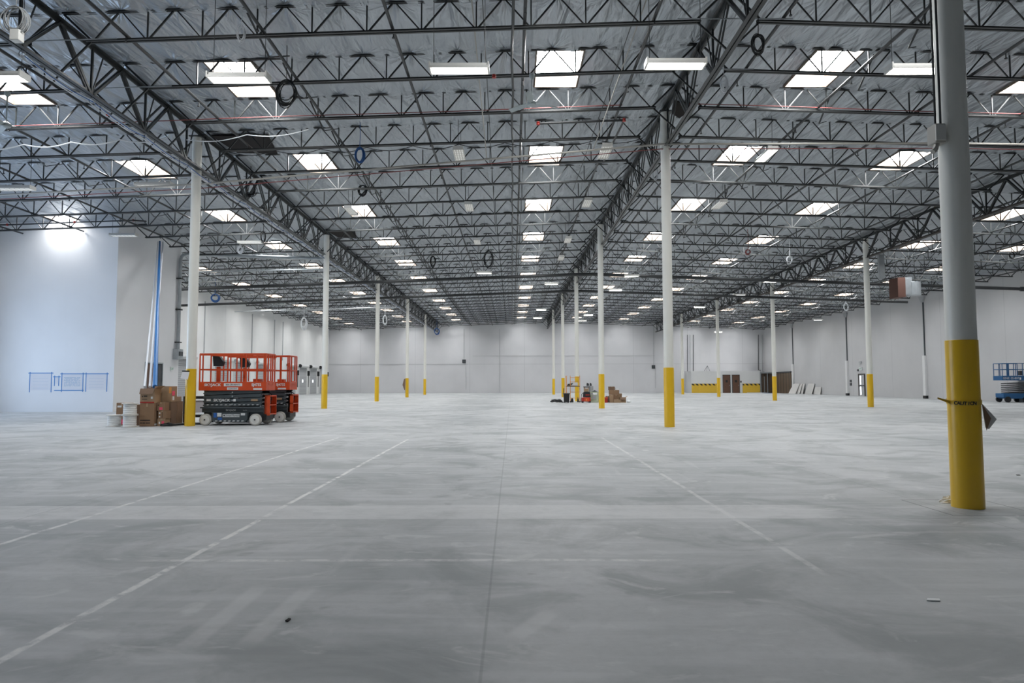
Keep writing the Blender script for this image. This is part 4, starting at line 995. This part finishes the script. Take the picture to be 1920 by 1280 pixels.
P = [(wx(1043)+.42*math.cos(i*.8)*(1-.01*i), Y0+.1+.3*math.sin(i*.8), .04+.004*i+.03*(i % 3)) for i in range(34)]
tag(MB().tube(P, .04, 6).tube([(wx(1048), Y0, .05), (wx(1053), Y0-.1, .06), (wx(1056), Y0, .04)], .03, 6).build('hose_heap', 'black', None, True), 'heap of black hose lying on the floor left of the black bin', 'hose')
t = thing('black_bin', 'tall black bin with an upright handle beside the hose heap', 'bin', (wx(1061.5), Y0, 0))
MB().prism([(-.17, -.2, .05), (.18, -.2, .05), (.21, -.22, .62), (-.2, -.22, .62)], (0, .42, 0)).build('body', 'black', t, bevel=.02); MB().box(-.23, .24, -.25, .25, .6, .66).build('lid', 'dark', t); MB().box(-.2, -.15, -.1, -.05, .6, 1.0).build('handle', 'black', t)
MB().cyl((.12, -.22, .05), (.12, .22, .05), .05, 10).cyl((-.12, -.22, .05), (-.12, .22, .05), .05, 10).build('wheel', 'black', t)
for px0, px1, y, hgt, lb in ((1072, 1078, 48.75, .33, 'left'), (1085, 1088.5, 48.9, .38, 'right')):
    tag(MB().prism([(wx(px0), y, 0), (wx(px1), y, 0), (wx(px1)-.03, y, hgt*.7), ((wx(px0)+wx(px1))/2, y, hgt), (wx(px0)+.04, y, hgt*.6)], (0, .3, 0)).build('bag', 'black', None, bevel=.03), 'small black bag under the scaffold, %s of the column' % lb, 'bag')
t = thing('tool_cart', 'low bright red tool cart with dark front in the work pile', 'tool cart', (wx(1098), Y0, 0))
w = (wx(1106.5)-wx(1090))/2
MB().prism([(-w, -.3, .08), (w, -.3, .08), (w*.95, -.3, .38), (-w*.98, -.3, .36)], (0, .6, 0)).build('body', 'redpaint', t, bevel=.03); MB().box(-w*.5, w*.6, -.31, -.3, .1, .34).build('front_panel', 'red', t); MB().box(-.03, .03, -.32, -.31, .15, .28).build('label', 'orange', t)
m = MB()
for x in (-w*.8, w*.8): m.cyl((x, -.3, .06), (x, -.25, .06), .06, 10).cyl((x, .25, .06), (x, .3, .06), .06, 10)
m.build('wheel', 'black', t)
t = thing('vacuum', 'black machine standing on the red tool cart', 'machine', (wx(1099.5), Y0, .385)); MB().prism([(-.26, -.2, 0), (.26, -.2, 0), (.22, -.2, .3), (.15, -.2, .37), (-.18, -.2, .37), (-.24, -.2, .3)], (0, .4, 0)).build('body', 'black', t, bevel=.02)
MB().box(-.1, .18, -.205, -.2, .12, .18).build('red_band', 'redpaint', t); MB().tube([(.22, 0, .3), (.22, 0, .75)], .02, 6).build('handle', 'black', t); MB().tube([(-.25, -.1, .3), (-.36, -.1, .2), (-.40, -.1, -.1), (-.42, -.12, -.3)], .02, 6).build('hose', 'black', t)
t = thing('beige_box', 'beige case with dark rim on the black machine', 'case', (wx(1099), Y0, .76)); MB().box(-.17, .15, -.15, .15, 0, .33).build('body', 'card2', t, bevel=.03); MB().box(-.2, .18, -.16, .16, .3, .36).build('rim', 'dark', t); MB().box(-.1, .08, -.153, -.15, .22, .28).build('label', 'sticker', t)
t = thing('display_case', 'pale green framed glass crate with stacked lid in the work pile', 'crate', (wx(1114.5), 47.9, 0)); w = (wx(1123)-wx(1106.5))/2
m = MB()
for x in (-w, w-.05):
    for y in (-.25, .2): m.box(x, x+.05, y, y+.05, .0, .72)
m.box(-w, w, -.25, .25, 0, .16).box(-w-.02, w+.02, -.27, .27, .68, .74)
m.build('frame', 'crate', t); MB().box(-w+.1, w-.12, -.12, .2, .17, .55).build('contents', 'crate', t); MB().box(-w+.16, w-.2, -.15, -.12, .25, .5).build('inner_panel', 'shutter', t)
tag(MB().prism([(wx(1108), 47.8, .745), (wx(1121), 47.8, .745), (wx(1119), 47.8, .8), (wx(1115), 47.8, .86), (wx(1112), 47.8, .79)], (0, .2, 0)).build('cloth_heap', 'dark'), 'dark cloth lying on the pale green crate', 'cloth')
for i in range(4):
    tag(MB().box(wx(1103)-.0+.02*(i % 2), wx(1115)+.03*(i % 2), 48.75, 49.2, i*.29, i*.29+.285).build('grey_box', 'shutter', None, bevel=.015), 'grey box in the stack behind the crate, %s' % ('lowest', 'second from below', 'third from below', 'topmost')[i], 'box', 'grey boxes in the work pile')
for a, b, lb in ((1103, 1108, 'left'), (1109, 1113, 'right')):
    tag(MB().prism([(wx(a), 48.8, 1.16), (wx(b), 48.8, 1.16), (wx(b)-.02, 48.8, 1.33), (wx(a)+.03, 48.8, 1.38)], (0, .2, 0)).build('tool', 'dark', None, bevel=.02), 'dark tool on top of the grey box stack, the %s one' % lb, 'tool')
t = thing('red_box', 'red metal box half hidden by the second ridge column', 'box', (wx(1134), Y0, 0)); MB().box(wx(1129)-wx(1134), wx(1138)-wx(1134), -.2, .2, 0, .38).build('body', 'redpaint', t, bevel=.02); MB().box(wx(1129)-wx(1134), wx(1138)-wx(1134)+.01, -.21, .21, .3, .36).build('lid', 'red', t)
G2 = 'cartons in the work pile'
carton(wx(1142), wx(1149), 47.5, 47.9, 0, .55, 'carton at the left foot of the middle distance pile', 'card2', 0, grp=G2)
carton(wx(1149.3), wx(1160.5), 47.7, 48.2, 0, .55, 'wide carton at the foot of the middle distance pile', 'card', 0, grp=G2)
carton(wx(1143), wx(1160.8), 47.7, 48.2, .555, .86, 'wide carton on the second tier of the middle distance pile', 'card', 0, grp=G2)
carton(wx(1142), wx(1153), 47.8, 48.2, .865, 1.11, 'dark carton topmost on the middle distance pile', 'card3', 0, grp=G2)
carton(wx(1161.5), wx(1172.5), 47.5, 47.9, 0, .37, 'carton at the right foot of the middle distance pile', 'card2', 0, True, grp=G2)
carton(wx(1161.2), wx(1168), 48.2, 48.5, 0, .62, 'pale carton behind the right end of the middle distance pile', 'card2', 0, grp=G2)
carton(wx(1149), wx(1161), 47.1, 47.4, 0, .22, 'low pinkish carton lying before the middle distance pile', 'card2', 0, grp=G2)
carton(wx(1136.5), wx(1141.5), 47.8, 48.1, 0, .45, 'dark narrow carton beside the red box', 'card3', 0, grp=G2)
tag(MB().prism([(wx(1153.3), 47.8, .865), (wx(1161), 47.8, .865), (wx(1160.5), 47.8, .95), (wx(1155), 47.8, 1.0)], (0, .3, 0)).build('white_packet', 'sticker', None, bevel=.01), 'white packet on the second tier of the middle distance pile', 'packet')
tag(MB().lathe([(.05, 0), (.13, .02), (.14, .1), (.07, .17), (.03, .19)], 10, (wx(1177), 47.4, 0)).build('plastic_bag', 'sticker', None, True), 'small white plastic bag on the floor right of the cartons', 'bag')
# bag hanging on the third left column
tag(MB().prism([(-10.38, 65.9, .7), (-10.33, 65.9, .7), (-10.31, 65.9, 1.8), (-10.42, 65.9, 1.75), (-10.55, 65.9, 1.2)], (0, .12, 0)).build('hanging_bag', 'card3'), 'dark brown bag hanging on the fourth left-row column', 'bag')
# ------------------------------------------------------------------ items on the nearest column
cx, cy = 5.05, 7.66
t = thing('junction_box', 'beige electrical junction box on the nearest column with conduits above', 'junction box', (cx, cy, 0), 0)
zb1, zt1 = at(1755, 272, 7.6)[2], at(1755, 236, 7.6)[2]
MB().box(-.28, -.16, -.13, .03, zb1, zt1).build('box', 'pipe_tan', t, bevel=.012); MB().box(-.285, -.17, -.15, -.13, zb1+.02, zt1-.02).build('cover', 'reflector', t, bevel=.005)
MB().cyl((-.2, -.1, zt1), (-.2, -.1, 9.4), .013, 6).cyl((-.24, -.07, zt1), (-.24, -.07, 9.4), .012, 6).build('conduit', 'pipe', t, True)
MB().tube([(-.24, -.08, zb1), (-.26, -.09, zb1-.06), (-.30, -.1, zb1-.1)], .03, 8).build('elbow', 'pipe_tan', t, True)
t = thing('caution_tape', 'yellow caution tape tied round the nearest column with a loose end', 'tape', (cx, cy, 0)); zc = 1.17
n = 40; m = MB(); rt = .166
def ring(dz0, dz1, amp):
    i0 = len(m.v)
    for i in range(n):
        a = 2*PI*i/n; z = zc+amp*math.sin(a+.4)
        for q in (dz0, dz1): m.v.append((rt*math.cos(a), rt*math.sin(a), z+q)); m.v.append(((rt+.0025)*math.cos(a), (rt+.0025)*math.sin(a), z+q))
    for i in range(n):
        a, b = i0+4*i, i0+4*((i+1) % n)
        m.f += [(a+1, b+1, b+3, a+3), (a, a+2, b+2, b), (a+2, a+3, b+3, b+2), (a, b, b+1, a+1)]
ring(-.028, .02, .02)
m.build('band', 'yellowflat', t, True)
x_, y_, z_ = at(1764, 748, 7.5)
MB().prism([(-.165, -.02, zc-.03), (-.165, -.02, zc+.005), (x_-cx, -.1, z_+.012), (x_-cx, -.1, z_-.006)], (.002, .003, 0)).build('loose_end', 'yellowflat', t)
for i, ch in enumerate('CAUTION'):
    a = -2.06+(-.56+i*.185); z = zc+.02*math.sin(a+.4)
    text(ch, .052, 'black', t, ((rt+.004)*math.cos(a), (rt+.004)*math.sin(a), z-.004), (PI/2, .1, a+PI/2), 'lettering', .0015)
t = thing('cardboard_scrap', 'torn white-edged cardboard flap stuck on the right of the nearest column', 'cardboard scrap', (cx, cy, 0))
MB().prism([(.13, -.10, 1.15), (.235, -.15, 1.0), (.255, -.15, .975), (.18, -.13, .865), (.155, -.11, .88)], (.003, .006, 0)).build('sheet', 'board', t); MB().prism([(.12, -.125, 1.14), (.19, -.155, .985), (.145, -.14, .85)], (.002, .004, 0)).build('fold', 'card3', t)
rr = random.Random(4); m = MB()
fx, fy = flo(1772, 943)
for j in range(7):
    for i in range(12):
        a = 2*PI*i/12; ph_ = PI/2*j/6; r_ = rr.uniform(.75, 1.1)
        m.v.append((.12*math.cos(ph_)*math.cos(a)*r_+fx+.05, .07*math.cos(ph_)*math.sin(a)*r_+fy, .075*math.sin(ph_)*r_+.002))
for j in range(6):
    for i in range(12): m.f.append((j*12+i, j*12+(i+1) % 12, (j+1)*12+(i+1) % 12, (j+1)*12+i))
tag(m.build('crumpled_plastic', 'plasticw'), 'crumpled white plastic at the foot of the nearest column', 'plastic sheet')
for px, py, r_, mm, lb in ((1748, 1126, .05, 'sticker', 'small white paper scrap on the floor at the lower right'), (540, 1162, .012, 'ply', 'small dark crumb on the floor at the lower left'), (1908, 892, .03, 'ply', 'dark scrap on the floor right of the nearest column')):
    x, y = flo(px, py); tag(MB().prism([(x-r_, y-.02, .002), (x+r_*.6, y-.03, .002), (x+r_, y+.01, .002), (x-r_*.4, y+.02, .002)], (0, 0, .006)).build('floor_scrap', mm), lb, 'scrap')
# ------------------------------------------------------------------ light
W = bpy.data.worlds.new('sky'); S.world = W; W.use_nodes = True
bg = W.node_tree.nodes['Background']; bg.inputs['Color'].default_value = (.55, .72, 1, 1); bg.inputs['Strength'].default_value = 1.2
L = bpy.data.lights.new('dock_daylight', 'AREA'); L.shape = 'RECTANGLE'; L.size = DY1-DY0; L.size_y = DZ; L.energy = 600; L.color = (.62, .78, 1.0)
lo = bpy.data.objects.new('dock_daylight', L); COL.objects.link(lo); lo.location = (XL-.2, (DY0+DY1)/2, DZ/2); lo.rotation_euler = (PI/2, 0, -PI/2)
S.view_settings.view_transform = 'Standard'; S.view_settings.look = 'None'; S.view_settings.exposure = 0.28; S.view_settings.gamma = 1
S.view_settings.use_curve_mapping = False
S.cycles.max_bounces = 8; S.cycles.diffuse_bounces = 5; S.cycles.glossy_bounces = 4
